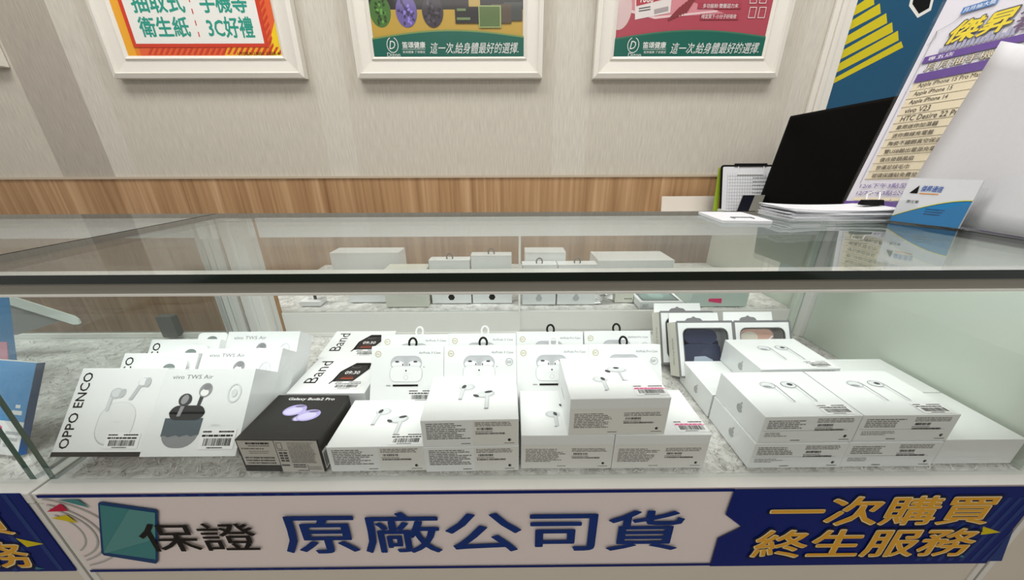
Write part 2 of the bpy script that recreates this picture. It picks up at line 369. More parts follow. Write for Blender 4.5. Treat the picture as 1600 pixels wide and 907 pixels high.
# frames 2 and 3: health product posters
def health(t, pr, A, w, h, org, kind):
    gl = PM('print_green', (12, 92, 78)); dg = PM('print_dark', (38, 36, 38)); wt = PM('print_offwhite', (222, 224, 222))
    ox = 0 if kind == 2 else 375
    if kind == 2:
        A.rect(0, 0, w, h, dg); A.up(); A.rect(0, 0, w, A.uv(700, 15)[1], PM('print_gold', (182, 150, 62))); A.up()
        for px, c in ((594, (70, 110, 50)), (635, (100, 88, 150)), (676, (58, 52, 62))):
            u, v = A.uv(px, 18); A.ell(u, v, .030, .038, PM('print_berry%d' % px, c)); A.up()
            rg = random.Random(px)
            for k in range(26):
                a, q = rg.uniform(0, 6.28), rg.uniform(0, .9)
                A.ell(u+.027*q*math.cos(a), v+.034*q*math.sin(a), .0045, .0035, PM('print_leaf%d%d' % (px, k % 3), tuple(min(255, int(x*(1.15+.25*(k % 3)))) if k % 2 else int(x*.6) for x in c)), rot=a, n=8)
        A.up(); A.prect(710, 748, -40, 37, dg); A.prect(787, 816, 4, 33, PM('print_slate', (66, 70, 68))); A.up()
        A.prect(768, 799, 7, 37, PM('print_umber', (84, 72, 60))); A.prect(732, 750, -20, 11, PM('print_brass', (176, 150, 84))); A.up()
        A.prect(748, 783, 9, 44, PM('print_palegreen', (150, 165, 110))); A.up(); A.prect(749.5, 781, 11, 42, PM('print_moss', (86, 108, 62))); A.up()
        A.prect(714, 728, 14, 18, PM('print_moss2', (110, 130, 90))); A.prect(714, 735, 28, 32, PM('print_moss2', (110, 130, 90)))
    else:
        A.rect(0, 0, w, h, PM('print_rose', (166, 68, 82))); A.up()
        A.poly([(0, .115), (w*.25, .095), (w*.7, .105), (w*.45, .135), (0, .2)], PM('print_pale_rose', (202, 130, 140))); A.up()
        A.poly([(0, .115), (w*.25, .092), (w*.65, .108), (w*.65, .112), (w*.25, .098), (0, .122)], PM('print_blush', (222, 190, 192)))
        A.ell(*A.uv(968, 14), .035, .05, PM('print_petal', (205, 178, 178))); A.up()
        A.ppoly([(992, -20), (1052, -30), (1047, 20), (992, 31)], PM('print_packet', (216, 208, 206))); A.up()
        A.ppoly([(994, -30), (1052, -30), (1050, -4), (994, 10)], PM('print_packet_red', (170, 60, 70)))
        A.ptext('1000', 1001, 1021, -6, 4, wt, .02); A.up()
        A.ppoly([(998, 13), (1016, 10), (1016, 11.5), (998, 14.5)], M_DKGREY); A.ppoly([(998, 17), (1016, 14), (1016, 15.5), (998, 18.5)], M_DKGREY)
        A.ppoly([(1022, 15), (1044, 10), (1044, 17), (1022, 22)], PM('print_rosegrey', (160, 150, 152)))
        for k in range(7):
            a = A.uv(1044+k*4.5, 32-k*2); A.line(a, (a[0]+.03, a[1]+.03+.003*k), .006, PM('print_wine', (128, 50, 56)))
        A.up(); A.prect(1090, 1158, 5, 14, PM('print_deeprose', (160, 60, 76))); A.prect(1094, 1154, 22, 31, PM('print_deeprose', (160, 60, 76))); A.up()
        A.ptext('多功能粉·雙層迴力末', 1098, 1153, 6, 13, wt); A.ptext('啡定質下·小分子好吸收', 1096, 1150, 22.5, 29.5, wt)
        for px in (1175, 1190):
            x, y = A.uv(px, 20); A.ring(x, y, .014, .018, .002, wt, n=4, a0=45, a1=405); A.ring(*A.uv(px+2, -1), .014, .014, .002, wt, n=4, a0=45, a1=405)
    A.up()
    vL, vM, vR = A.uv(578+ox, 60)[1], A.uv(715+ox, 47)[1], A.uv(822+ox, 57)[1]
    pts = [(0, 0), (w, 0), (w, vR)] + [(w*(1-i/16), vR+(vL-vR)*i/16+(vM-(vL+vR)/2)*math.sin(math.pi*i/16)) for i in range(1, 16)] + [(0, vL)]
    A.poly(pts, PM('print_olive', (116, 140, 80)) if kind == 2 else PM('print_midgreen', (60, 110, 88))); A.up()
    A.poly([(x, max(0, y-.004) if y > 0 else 0) for x, y in pts], gl); A.up()
    cx, cy = A.uv(614+ox, 71); A.ring(cx, cy, .017, .0195, .0018, wt, n=28, a0=110, a1=430); A.text('D', cx-.008, cy-.010, cx+.008, cy+.010, wt, .0, shear=.25)
    A.ptext('Dizon', 606+ox, 626+ox, 83, 89.5, wt)
    A.ptext('笛頌健康', 629+ox, 665+ox, 66, 76, wt, .02); A.prect(629+ox, 665+ox, 77.4, 78, wt); A.ptext('有效健康·了安穩定', 630+ox, 665+ox, 80, 84, wt)
    A.ptext('這一次,給身體最好的選擇.', 673+ox, 811+ox, 67, 85, wt, -.012, shear=.02)
    frame_done(t, pr, org)
f2 = frame_thing('white framed poster with gold and green health advert, middle of the wall row', 559, 847, 122); health(*f2, 2)
f3 = frame_thing('white framed poster with rose pink and green health advert', 927, 1214, 122); health(*f3, 3)
# sliver of one more frame at the left border
a = at(3, 104, Y=WALL_Y-.02)
mb = MB(); mb.box((a.x-.45, WALL_Y-.024, a.z), (a.x, WALL_Y-.001, a.z+.6), M_FRAME); mb.box((a.x-.40, WALL_Y-.0245, a.z+.05), (a.x-.05, WALL_Y-.02, a.z+.55), wht)
tag(mb.build('framed_poster', bevel=.004), 'corner of a white frame cut off at the far left border', 'poster', 'framed posters on the wall')

# blue wall poster with yellow bars
mb = MB(); mb.box((.992, WALL_Y-.006, TRIM_Z+.02), (1.9, WALL_Y-.0005, 1.55), mat('navy_poster_print', (12, 78, 112), .4, var=.05, scale=20))
A = WArt(mb, (.992, WALL_Y-.006, TRIM_Z+.02), (1, 0, 0), (0, 0, 1), lift=.0004, step=.0002)
yb = PM('poster_yellow', (206, 190, 20))
for L0, L1, R1, R0 in (((1337, 22), (1343, 2), (1362, -12), (1366, 8)), ((1341, 38), (1346, 26), (1371, 12), (1376, 22)), ((1336, 59), (1341, 44), (1381, 26), (1386, 36)), ((1330, 77), (1338, 64), (1389, 41), (1394, 50)),
                       ((1325, 98), (1333, 84), (1398, 55), (1404, 64)), ((1321, 116), (1327, 104), (1408, 69), (1411, 76))):
    pass
def barpx(k):   # six slanted bars, upper ends on a slanting line
    xs = (1366, 1376, 1386, 1395, 1404, 1411); ys = (7, 21, 36, 50, 63, 74)
    return xs[k], ys[k]
u0 = .004
for k in range(6):
    p1 = A.uv(*barpx(k)); p0 = A.uv(barpx(k)[0]-(24+k*11), barpx(k)[1]+(13+k*5.6)); th = .0235 if k < 5 else .015
    sl = (p1[1]-p0[1])/(p1[0]-p0[0]); yl = p1[1]+sl*(u0-p1[0])
    A.poly([(u0, yl), (p1[0], p1[1]), (p1[0]-.012, p1[1]+th), (u0, yl+th)], yb)
A.ell(*A.uv(1441, -3), .036, .050, PM('print_white', (232, 232, 228)), n=6, rot=R(30)); A.up(); A.ell(*A.uv(1441, -3), .027, .040, M_INK, n=6, rot=R(30))
tag(mb.build('wall_poster'), 'deep blue wall poster with slanted yellow bars behind the counter signs', 'poster')

# ------------------------------------------------------------------ display cases
XL, XR = -.534, .607           # seams
YF, YB, ZT = .284, .625, .247  # front pane, back frame, counter top
LEDGE_Y = .272
def counter(label, x0, x1, gl, gr, right_panel=False, back='full', YB=.625):
    """glass counter: x0..x1 seams, gl / gr the side panes"""
    t = thing('display_case', label, 'display case', ((x0+x1)/2, YF, -.75), group='glass display counters in a row')
    def L(m): m.v = [(x-(x0+x1)/2, y-YF, z+.75) for x, y, z in m.v]; return m
    g = .0012
    m = MB(); m.box((x0+g, LEDGE_Y+.002, -.74), (x1-g, YB+.02, -.022), M_LAM2); m.box((x0+g, LEDGE_Y+.001, -.75), (x1-g, YB, -.74), M_LAM2); L(m).build('base_cabinet', t)
    m = MB(); m.box((x0+g, LEDGE_Y, -.021), (x1-g, YB+.02, -.005), M_LAM); L(m).build('base_ledge', t, bevel=.001)
    for a in (x0+g, x1-g-.008):
        m = MB(); m.box((a, LEDGE_Y+.0005, -.75), (a+.008, LEDGE_Y+.0019, -.022), M_LAM); L(m).build('edge_band', t)
    m = MB(); m.box((gl, YF, -.004), (gr, YF+.005, .2385), M_PANEV); L(m).build('front_pane', t)
    for s, x in (('l', gl), ('r', gr)):
        m = MB()
        if s == 'r' and right_panel:
            m.box((x, YF+.006, -.004), (x+.005, YB-.0185, .2385), M_GREENPANEL)
        else:
            m.box((x-.004, YF+.0055, -.004), (x+.004, YB-.03, .2385), M_PANE, {'front': M_EDGES, 'back': M_LAM})
        L(m).build('side_pane', t)
    m = MB(); m.box((x0+.001, YF-.004, .2388), (x1-.001, YB+.008, ZT), M_PANE, {'front': M_EDGE, 'back': M_EDGE, 'left': M_EDGE, 'right': M_EDGE}); L(m).build('top_pane', t)
    m = MB(); m.box((x0+.001, YF-.0015, .2285), (x1-.001, YF+.0, .2386), M_ALU); m.box((x0+.001, YF-.0032, .2264), (x1-.001, YF-.0002, .2284), M_ALUL)
    m.box((x0+.001, YF+.0055, .2335), (x1-.001, YF+.0125, .2386), M_ALUL); L(m).build('front_rail', t)
    m = MB(); m.box((gl+.01, YF+.0128, .2325), (gr-.01, YF+.0340, .2384), M_ALU, {'top': M_ALUL}); L(m).build('led_strip', t)
    # sliding door frame at the back
    if back == 'full':
        m = MB(); m.box((x0+.004, YB, .204), (x1-.004, YB+.012, .2386), M_BRIGHT); L(m).build('top_door_rail', t)
        m = MB(); m.box((-.463, YB, -.004), (.020, YB+.007, .0485), M_LAM); m.box((.020, YB+.004, -.004), (.575, YB+.011, .0475), M_LAM)
        m.box((-.463, YB-.003, -.004), (.575, YB-.0005, .004), M_ALUL); L(m).build('bottom_door_rail', t)
        for (a, b, y) in ((-.461, .022, YB+.002), (.016, .573, YB+.007)):
            m = MB(); m.box((a, y, .0486), (b, y+.003, .2038), M_PANEV); L(m).build('sliding_glass_door', t)
        m = MB(); m.box((.0165, YB-.001, .0487), (.0205, YB+.0018, .2037), M_ALUL); L(m).build('door_joint', t)
        for a, b, d, mm in ((-.5325, -.522, .004, M_LAM), (-.519, -.510, .010, M_LAM), (-.507, -.500, .016, M_ALUL), (-.497, -.480, .02, M_LAM)):
            m = MB(); m.box((a, YB-d, -.004), (b, YB+.012, .2386), mm); L(m).build('back_post', t, bevel=.001)
        m = MB(); m.box((-.4798, YB+.002, -.004), (-.4682, YB+.010, .2386), M_LAM); L(m).build('back_panel', t)
        m = MB(); m.box((-.4680, YB-.001, -.004), (-.4640, YB+.005, .2386), M_WOOD); L(m).build('wood_edge', t)
        for a, b, d, mm in ((.5755, .587, .002, M_GREENPANEL), (.588, .601, .018, M_LAM)):
            m = MB(); m.box((a, YB-d, -.004), (b, YB+.012, .2386), mm); L(m).build('back_post', t, bevel=.001)
    else:
        m = MB(); m.box((x0+.004, YB, .204), (x1-.004, YB+.012, .2386), M_BRIGHT); L(m).build('top_door_rail', t)
        m = MB(); m.box((x0+.01, YB-.003, -.004), (x1-.004, YB+.007, .006), M_ALUL); L(m).build('bottom_door_rail', t)
        if back == 'left':
            for a, b in ((-.5800, -.5690), (-.5665, -.5560), (-.5535, -.5370)):
                m = MB(); m.box((a, YB-.006, .0062), (b, YB+.0015, .2038), M_LAM); L(m).build('back_post', t, bevel=.001)
            m = MB(); m.box((x0+.01, YB+.002, .0065), (x1-.02, YB+.005, .2038), M_PANE); L(m).build('sliding_glass_door', t)
            m = MB(); m.prism(rr(-.0155, -.026, .0155, .020, .003), (-.690, YB+.0015, .028), (1, 0, 0), (0, 0, 1), .014, mat('dark_grey_plastic', (74, 76, 74), .5)); L(m).build('door_grip', t)
    return t
counter('main glass display counter with wireless earbud cartons behind its front pane', XL, XR, -.5285, .598, right_panel=True)
counter('neighbouring glass counter at the left with blue cartons inside', -1.66, XL-.0015, -1.63, -.5515, back='left')
counter('neighbouring white counter beyond the right seam carrying no banner', XR+.0015, 1.7, .64, 1.68, back='right', YB=.695)

# fur mats
def fur(label, x0, x1, y0, y1, z, n, seed):
    rg = random.Random(seed)
    m = mat('fur', (206, 204, 200), .9, .1)
    if 'furtex' not in MATS:
        nt = m.node_tree; b = nt.nodes['Principled BSDF']; tc, mp = coords(nt, 1, 1, 1)
        n1 = nt.nodes.new('ShaderNodeTexNoise'); n1.inputs['Scale'].default_value = 55; n1.inputs['Detail'].default_value = 6; n1.inputs['Roughness'].default_value = .7; n1.inputs['Distortion'].default_value = .3
        nt.links.new(mp.outputs[0], n1.inputs['Vector']); cr = nt.nodes.new('ShaderNodeValToRGB'); el = cr.color_ramp.elements
        el[0].position = .30; el[0].color = (*lin((172, 169, 164)), 1); el[1].position = .58; el[1].color = (*lin((226, 225, 222)), 1)
        nt.links.new(n1.outputs['Fac'], cr.inputs[0]); nt.links.new(cr.outputs[0], b.inputs['Base Color']); MATS['furtex'] = m
    mf, mg = mat('fur_fibre', (232, 231, 228), .9, .1), mat('fur_fibre_grey', (176, 172, 168), .9, .1)
    mb = MB(); nx, ny = int((x1-x0)/.012), int((y1-y0)/.012)
    vs = [(x0+(x1-x0)*i/nx, y0+(y1-y0)*j/ny, z-.0030+(rg.random()*.0024 if 0 < i < nx and 0 < j < ny else -.0015)) for j in range(ny+1) for i in range(nx+1)]
    mb.mesh(vs, [(j*(nx+1)+i, j*(nx+1)+i+1, (j+1)*(nx+1)+i+1, (j+1)*(nx+1)+i) for j in range(ny) for i in range(nx)], m)
    for k in range(n):
        x, y = rg.uniform(x0, x1), rg.uniform(y0, y1); a = rg.uniform(0, 6.28)+1.5*math.sin(x*60)*math.cos(y*70); L = rg.uniform(.004, .010); w = .0007; fm = mf if rg.random() < .75 else mg
        dx, dy = math.cos(a), math.sin(a); hgt = rg.uniform(.0, .0040)
        x2, y2 = min(max(x+dx*L, x0), x1), min(max(y+dy*L, y0), y1)
        mb.poly([(x-dy*w, y+dx*w, z-.0022), (x+dy*w, y-dx*w, z-.0022), (x2, y2, z-.0018+hgt)], fm)
    o = mb.build('fur_mat'); return tag(o, label, 'fur mat', kind='stuff')
fur('white and grey fur mat covering the floor of the main glass counter', -.514, .594, .290, .618, 0.0, 26000, 1)
fur('white and grey fur mat under the blue cartons in the left counter', -1.62, -.556, .290, .618, 0.0, 16000, 2)

# low ledge behind the sliding doors, with its own fur
mb = MB(); mb.box((-.565, .645, -.75), (.603, 1.00, .036), M_LAM); tag(mb.build('rear_ledge', bevel=.001), 'low white ledge behind the sliding glass doors carrying a row of cartons', 'ledge')
fur('white fur strip lying on the rear ledge beneath the back row of cartons', -.560, .598, .648, .99, .0412, 9000, 3)
mb = MB(); mb.box((.6045, .645, -.75), (.6105, 1.00, .200), M_GREENPANEL); tag(mb.build('end_panel'), 'pale green upright panel closing the right end of the rear ledge', 'panel')
mb = MB(); mb.box((.46, 1.01, .130), (2.2, WALL_Y-.009, .1482), M_LAM); tag(mb.build('wall_shelf', bevel=.001), 'white shelf board along the wall behind the monitor and clipboard', 'shelf')

# ------------------------------------------------------------------ banners on the counter fronts
gold, goldl, navy = mat('banner_gold', (216, 160, 50), .5, .15, var=.12, scale=50), None, mat('banner_navy', (8, 32, 108), .5, .1, var=.06, scale=8)
bw, bteal, byel, bred = mat('banner_white', (226, 216, 214), .5, .15), mat('banner_teal', (64, 130, 132), .45, .12), mat('banner_yellow', (206, 188, 20), .45, .12), mat('banner_red', (190, 28, 66), .45, .12)
bblue = mat('banner_letter_blue', (10, 48, 118), .45, .12, var=.25, scale=30); barc = mat('banner_arc_grey', (170, 174, 170), .45, .12); bstripe = mat('banner_stripe_blue', (18, 52, 118), .42, .12)
binkd = mat('banner_outline', (8, 16, 52), .45, .12)
SX0, SX1, SZ0, SZ1 = XL+.0105, XR-.0095, -.1385, -.0040
mb = MB(); y0 = LEDGE_Y-.0012
mb.box((SX0, y0, SZ0), (SX1, LEDGE_Y-.0002, -.0225+.0188), bw)
A = WArt(mb, (SX0, y0, SZ0), (1, 0, 0), (0, 0, 1), lift=.0002, step=.00012)
sw, sh = SX1-SX0, SZ1-SZ0
ac = A.uv(72, 834)
for rx, ry in ((.044, .040), (.058, .048), (.066, .054), (.084, .062)):
    lim = math.degrees(math.acos(max(-1, min(1, (.004-ac[0])/rx)))); A.ring(ac[0], ac[1], rx, ry, .0022, barc, n=40, a0=-lim, a1=lim)
A.up(); A.rect(0, sh-.0045, A.uv(1146, 766)[0], sh, navy); A.rect(0, 0, A.uv(1112, 874)[0], .0042, navy); A.up()
for k in range(9): A.rect(.115+k*.021, .0004, .122+k*.021, .0038, bstripe); A.rect(.115+k*.021, sh-.0041, .122+k*.021, sh-.0004, bstripe)
A.ppoly([(76, 798), (97, 785), (109, 797)], bred); A.ppoly([(83, 808), (107, 803), (124, 816)], byel); A.ppoly([(92, 779), (124, 779), (143, 792)], bteal)
A.up(); tb = [(156, 785), (159, 782), (244, 794), (249, 797), (249, 876), (246, 879), (165, 866), (161, 862)]; A.ppoly(tb, mat('tablet_frame_blue', (16, 60, 110), .4, .12)); A.up()
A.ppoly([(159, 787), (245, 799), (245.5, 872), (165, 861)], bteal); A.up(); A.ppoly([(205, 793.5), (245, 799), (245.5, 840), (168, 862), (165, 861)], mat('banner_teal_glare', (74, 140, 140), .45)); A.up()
A.ppoly([(1146, 762), (1612, 750), (1612, 884), (1107, 884), (1120, 839), (1157, 821), (1132, 802)], navy) if False else None
lb = [A.uv(*p) for p in ((1110, 874), (1120, 839), (1157, 821), (1132, 802), (1145, 766))]
A.poly([(lb[0][0], .0), (sw, .0), (sw, sh), (lb[4][0], sh)] + lb[::-1][0:5], navy); A.up()
for k in range(9):
    a = A.uv(1425+k*17, 874); b = A.uv(1520+k*17, 775); A.poly([a, (a[0]+.006, a[1]), (b[0]+.006, b[1]), b] if b[0]+.006 < sw else [a, (min(a[0]+.006, sw), a[1]), (sw, a[1]+.06)], bstripe)
A.up(); A.ppoly([(1532, 820), (1559, 829), (1528, 833)], byel); A.ppoly([(1484, 867), (1497, 862), (1503, 868)], bteal)
A.up()
A.ptext('保證', 222, 403, 815, 858, M_INK, .012); A.ptext('原廠公司貨', 441, 1062, 797, 859, bblue, .018)
for tx, xl, xr, yt, yb_ in (('一次購買', 1203, 1549, 773, 817), ('終生服務', 1178, 1516, 824, 866)):
    A.ptext(tx, xl-2, xr+2, yt-2, yb_+2, binkd, .06); A.up(); A.ptext(tx, xl, xr, yt, yb_, mat('banner_gold_pale', (232, 214, 170), .45, .12), .034); A.up(); A.ptext(tx, xl+1, xr-1, yt+1, yb_-1, gold, .016); A.up()
tag(mb.build('counter_banner'), 'long white and navy banner with blue and gold characters on the main counter front', 'banner')
mb = MB(); x1 = XL-.0095; x0 = -1.64; mb.box((x0, y0, SZ0), (x1, LEDGE_Y-.0002, -.0037), navy)
A = WArt(mb, (x0, y0, SZ0), (1, 0, 0), (0, 0, 1), lift=.0002, step=.00012)
for k in range(12): A.rect(x1-x0-.02-k*.028, .0, x1-x0-.014-k*.028, sh, bstripe)
A.up(); A.ppoly([(25, 841), (69, 850), (43, 855)], byel); A.ppoly([(50, 885), (72, 889), (48, 889)], bteal); A.up()
for bo, mm, g in ((.06, binkd, 2), (.034, MATS['banner_gold_pale'], 0), (.016, gold, -1)):
    A.ptext('終生服務', -300-g, 46+g, 848-g, 888+g, mm, bo); A.ptext('一次購買', -310-g, 10+g, 792-g, 836+g, mm, bo); A.up()
tag(mb.build('counter_banner'), 'navy banner with gold characters on the left counter front, cut by the border', 'banner')

# ------------------------------------------------------------------ printed cartons
def barcode_sticker(parent, o, u, v, w, h, seed, pink=False, big=True):
    m = MB(); o, u, v = Vector(o), Vector(u), Vector(v); n = u.cross(v)
    m.prism([(0, 0), (w, 0), (w, h), (0, h)], o+n*.0004, u, v, .00012, M_STICK)
    a = Art(m, o+n*.00052, u, v, lift=.0001)
    a.micro(w*.04, h*.80, w*.34, h*.94, 1, M_INK, .6, seed); a.micro(w*.5, h*.80, w*.97, h*.94, 1, M_INK, .6, seed+1, .1)
    a.micro(w*.04, h*.60, w*.96, h*.74, 1, M_PINK if pink else M_INK, .7, seed+2, .05)
    if pink: a.rect(w*.02, h*.57, w*.98, h*.63, M_PINK)
    a.bars(w*.12, h*.17, w*.90, h*.54, M_PINK if False else M_INK, 30, seed); a.micro(w*.25, h*.03, w*.7, h*.12, 1, M_INK, .6, seed+3, .1)
    return m.build('barcode_sticker', parent)

def back_label(A, w, h, top=.0, two_line=False, seed=0):
    """small print on the near end of an earbud carton"""
    y1, y0 = h*(1-top)-h*.08, h*.06; H = y1-y0
    if not two_line:
        A.micro(w*.05, y0+H*.26, w*.50, y1-H*.02, 9, M_TEXT, .46, seed, .45); A.micro(w*.40, y0+H*.02, w*.50, y0+H*.08, 1, M_TEXT, .6, seed, .05)
    else:
        A.micro(w*.05, y0+H*.55, w*.47, y1-H*.06, 5, M_TEXT, .5, seed, .3); A.micro(w*.05, y0+H*.20, w*.42, y0+H*.40, 3, M_TEXT, .4, seed+9, .6); A.micro(w*.34, y0, w*.44, y0+H*.07, 1, M_TEXT, .6, seed, .05)
        A.rect(w*.02, y0+H*.465, w*.9, y0+H*.475, M_GREY)
    A.micro(w*.55, y1-H*.20, w*.94, y1-H*.0, 3, M_TEXT, .5, seed+5, .1)
    A.bars(w*.57, y1-H*.36, w*.73, y1-H*.25, M_INK, 22, seed); A.micro(w*.55, y1-H*.45, w*.74, y1-H*.40, 1, M_TEXT, .6, seed+6, .05)
    A.bars(w*.555, y1-H*.55, w*.86, y1-H*.47, M_INK, 60, seed+3)
    A.ell(w*.905, y0+H*.19, H*.062, H*.062, M_INK, n=18); A.up(); A.ell(w*.905+H*.02, y0+H*.19, H*.026, H*.04, M_LGREY, n=12, a0=-80, a1=80); A.micro(w*.85, y0+H*.02, w*.96, y0+H*.07, 1, M_TEXT, .6, seed+7, .05)

def earbud(A, x, y, s, flip=1, lean=0):
    """white in-ear bud: bulb, stem, dark vents"""
    A.ell(x+flip*.30*s, y+.05*s, .80*s, .52*s, M_LGREY, rot=lean); A.up()
    A.ell(x+flip*.22*s, y+.10*s, .66*s, .42*s, M_LLGREY, rot=lean); A.up()
    A.poly([(x-.24*s, y), (x+.20*s, y), (x+.10*s-.1*s*flip, y-1.75*s), (x-.28*s-.1*s*flip, y-1.75*s)], M_LGREY); A.up()
    A.poly([(x-.18*s, y), (x+.10*s, y), (x+.00*s-.1*s*flip, y-1.62*s), (x-.24*s-.1*s*flip, y-1.62*s)], M_LLGREY); A.up()
    A.rect(x-.34*s-.02*s*flip, y-1.84*s, x+.0*s, y-1.74*s, M_GREY)
    A.ell(x, y+.10*s, .20*s, .30*s, M_DKGREY, rot=R(-25)*flip, n=16); A.up()
def earbud_side(A, x, y, s):
    A.ell(x, y, .85*s, .45*s, M_LGREY, rot=R(12)); A.up(); A.ell(x-.05*s, y+.03*s, .7*s, .34*s, M_LLGREY, rot=R(12)); A.up()
    A.rect(x-.02*s, y-1.9*s, x+.34*s, y-.2*s, M_LGREY); A.up(); A.rect(x+.03*s, y-1.8*s, x+.26*s, y-.2*s, M_LLGREY); A.rect(x-.05*s, y-1.95*s, x+.3*s, y-1.86*s, M_GREY); A.up()
    A.ell(x+.25*s, y+.30*s, .38*s, .16*s, M_DKGREY, rot=R(14), n=16); A.ell(x-.85*s, y-.22*s, .30*s, .15*s, M_DKGREY, rot=R(-28), n=16); A.up()

def carton(name, label, loc, w, l, h, tilt=0, yaw=0, body=M_WHITE, group=None, mats=None, cat='carton'):
    """carton with its origin in the middle of the lower near edge"""
    t = thing(name, label, cat, loc, tilt, yaw, group); m = MB(); m.box((-w/2, 0, 0), (w/2, l, h), body, mats)
    top = Art(m, (-w/2, 0, h), (1, 0, 0), (0, 1, 0)); front = Art(m, (-w/2, 0, 0), (1, 0, 0), (0, 0, 1)); left = Art(m, (-w/2, l, 0), (0, -1, 0), (0, 0, 1)); right = Art(m, (w/2, 0, 0), (0, 1, 0), (0, 0, 1))
    return t, m, top, front, left, right
def done(m, t): return m.build('carton_body', t, bevel=.0007)

# --- flat earbud cartons of the open-fit kind
G3 = 'small flat white earbud cartons'
def open_fit(label, x, y, z, yaw, w=.1075, sticker=False, seed=1):
    l, h = .0797, .0372
    t, m, top, front, left, right = carton('earbud_carton', label, (x, y, z), w, l, h, 0, yaw, group=G3)
    earbud(top, w*.39, l*.70, .0125); earbud_side(top, w*.645, l*.53, .0132)
    front.rect(w*.525, .0006, w*.985, h-.0008, mat('end_label', (232, 230, 226), .55)); front.up(); back_label(front, w, h, 0, False, seed)
    done(m, t)
    if sticker: barcode_sticker(t, (w*.13, .002, h), (1, 0, 0), (0, 1, 0), .038, .017, seed)
    return t
open_fit('flat white earbud carton on the fur beside the black carton', -.1537, .2926, .0004, R(.5), .1095, True, 3)
open_fit('lower of the two stacked flat white earbud cartons', -.0448, .2913, .0004, R(.8), .1072, False, 4)
open_fit('upper of the two stacked flat white earbud cartons, two buds printed on top', -.0450, .2920, .0379, R(.9), .1070, False, 5)
# --- taller earbud cartons of the in-ear kind
GP = 'taller white earbud cartons with end labels'
def in_ear(label, x, y, z, yaw, w, seed, l=.0785, lab=M_INK):
    h = .0500
    t, m, top, front, left, right = carton('earbud_carton', label, (x, y, z), w, l, h, 0, yaw, group=GP)
    A = top; s = .0088
    s = .0100; earbud(A, w*.40, l*.42, s*1.1, -1); A.up(); A.ell(w*.60, l*.66, s*1.2, s*.55, M_LGREY, rot=R(-4)); A.up(); A.ell(w*.60, l*.67, s*1.0, s*.42, M_LLGREY); A.up()
    A.rect(w*.60, l*.40, w*.625, l*.63, M_LGREY); A.rect(w*.60, l*.385, w*.66, l*.395, M_GREY); A.ell(w*.60, l*.70, s*.36, s*.20, M_DKGREY, n=14); A.ell(w*.49, l*.62, s*.35, s*.2, M_DKGREY, rot=R(-35), n=14)
    front.rect(w*.01, .0012, w*.99, h*.73, mat('end_label', (232, 230, 226), .55)); front.up(); back_label(front, w, h, .29, False, seed)
    left.micro(l*.30, h*.42, l*.62, h*.50, 1, M_LGREY, .9, seed)
    done(m, t); barcode_sticker(t, (w*.165, .004, h), (1, 0, 0), (0, 1, 0), .036, .0175, seed, pink=True)
in_ear('taller white earbud carton partly covered by the one lying across the pair', .0640, .2938, .0004, R(-.4), .1052, 11)
in_ear('taller white earbud carton with pink barcode sticker, right of the bottom pair', .1710, .2932, .0004, 0, .1076, 12)
in_ear('taller white earbud carton lying on top across the two bottom ones', .1179, .2940, .0506, R(.7), .1084, 13)

# --- wired earphone cartons
GE = 'wired earphone cartons stacked at the right'
M_LOGO = mat('embossed_logo_grey', (168, 172, 172), .3)
def wired(label, x, y, z, w=.1078, l=.0825, yaw=0, seed=0, label_end=True, sticker=True, picture=True):
    h = .0372
    t, m, top, front, left, right = carton('earphone_carton', label, (x, y, z), w, l, h, 0, yaw, M_GLOSSW, GE)
    A = top
    if picture:
        for fx, fl in ((.42, 0), (.66, 1)):
            px, py = w*fx, l*.66
            A.ring(px-.004, py, .0088, .0065, .0006, M_GREY, n=24); A.ell(px-.004, py, .0078, .0056, M_LLGREY, n=20); A.up()
            if fl: A.ell(px-.002, py+.0005, .0034, .0026, M_DKGREY, n=14); A.up()
            else: A.ell(px-.006, py-.0028, .005, .0016, M_GREY, n=14, rot=R(-12)); A.up()
            A.pline([(px+.003, py+.004), (px+.0055, py-.001), (px+.006, py-.031)], .0009, M_GREY)
            A.pline([(px+.0005, py-.004), (px+.0018, py-.031), (px+.006, py-.031)], .0006, M_LGREY); A.up()
    if label_end: back_label(front, w, h, .0, True, seed)
    left.ell(l*.55, h*.48, .0052, .0058, M_LOGO, n=20); left.up(); left.ell(l*.55+.0052, h*.52, .0018, .0022, M_GLOSSW, n=12); left.ell(l*.55+.0012, h*.48+.0078, .0012, .0024, M_LOGO, rot=R(-30), n=10)
    done(m, t)
    if sticker: barcode_sticker(t, (w*.14, .002, h), (1, 0, 0), (0, 1, 0), .034, .016, seed)
    return t
H1 = .0376
wired('wired earphone carton on the fur at the near left bottom of the right stack', .3300, .2920, .0004, seed=21)
wired('wired earphone carton on the fur, second column, under the upper layer', .4385, .2925, .0004, seed=22)
wired('plain ended earphone carton on the fur against the green side panel', .5445, .2955, .0004, w=.0935, seed=23, label_end=False, sticker=False, picture=False)
wired('wired earphone carton in the upper layer at the near left', .3325, .2932, .0004+H1, yaw=R(.6), w=.1085, seed=24)
wired('wired earphone carton in the upper layer, second column, near side', .4420, .2940, .0004+H1, seed=25)
wired('bare earphone carton on the fur behind the near left stack', .3290, .3770, .0004, seed=26, sticker=False, picture=False, label_end=False)
wired('low bare earphone carton glimpsed between the rear upper carton and the rightmost column', .4380, .3775, .0004, seed=27, sticker=False, picture=False, label_end=False)
wired('plain white earphone carton on the fur, far end by the green side panel', .5440, .3795, .0004, w=.095, seed=28, sticker=False, picture=False, label_end=False)
wired('wired earphone carton lying alone on the rear upper layer', .3895, .3820, .0004+H1, yaw=R(1.0), w=.1087, l=.0801, seed=29)

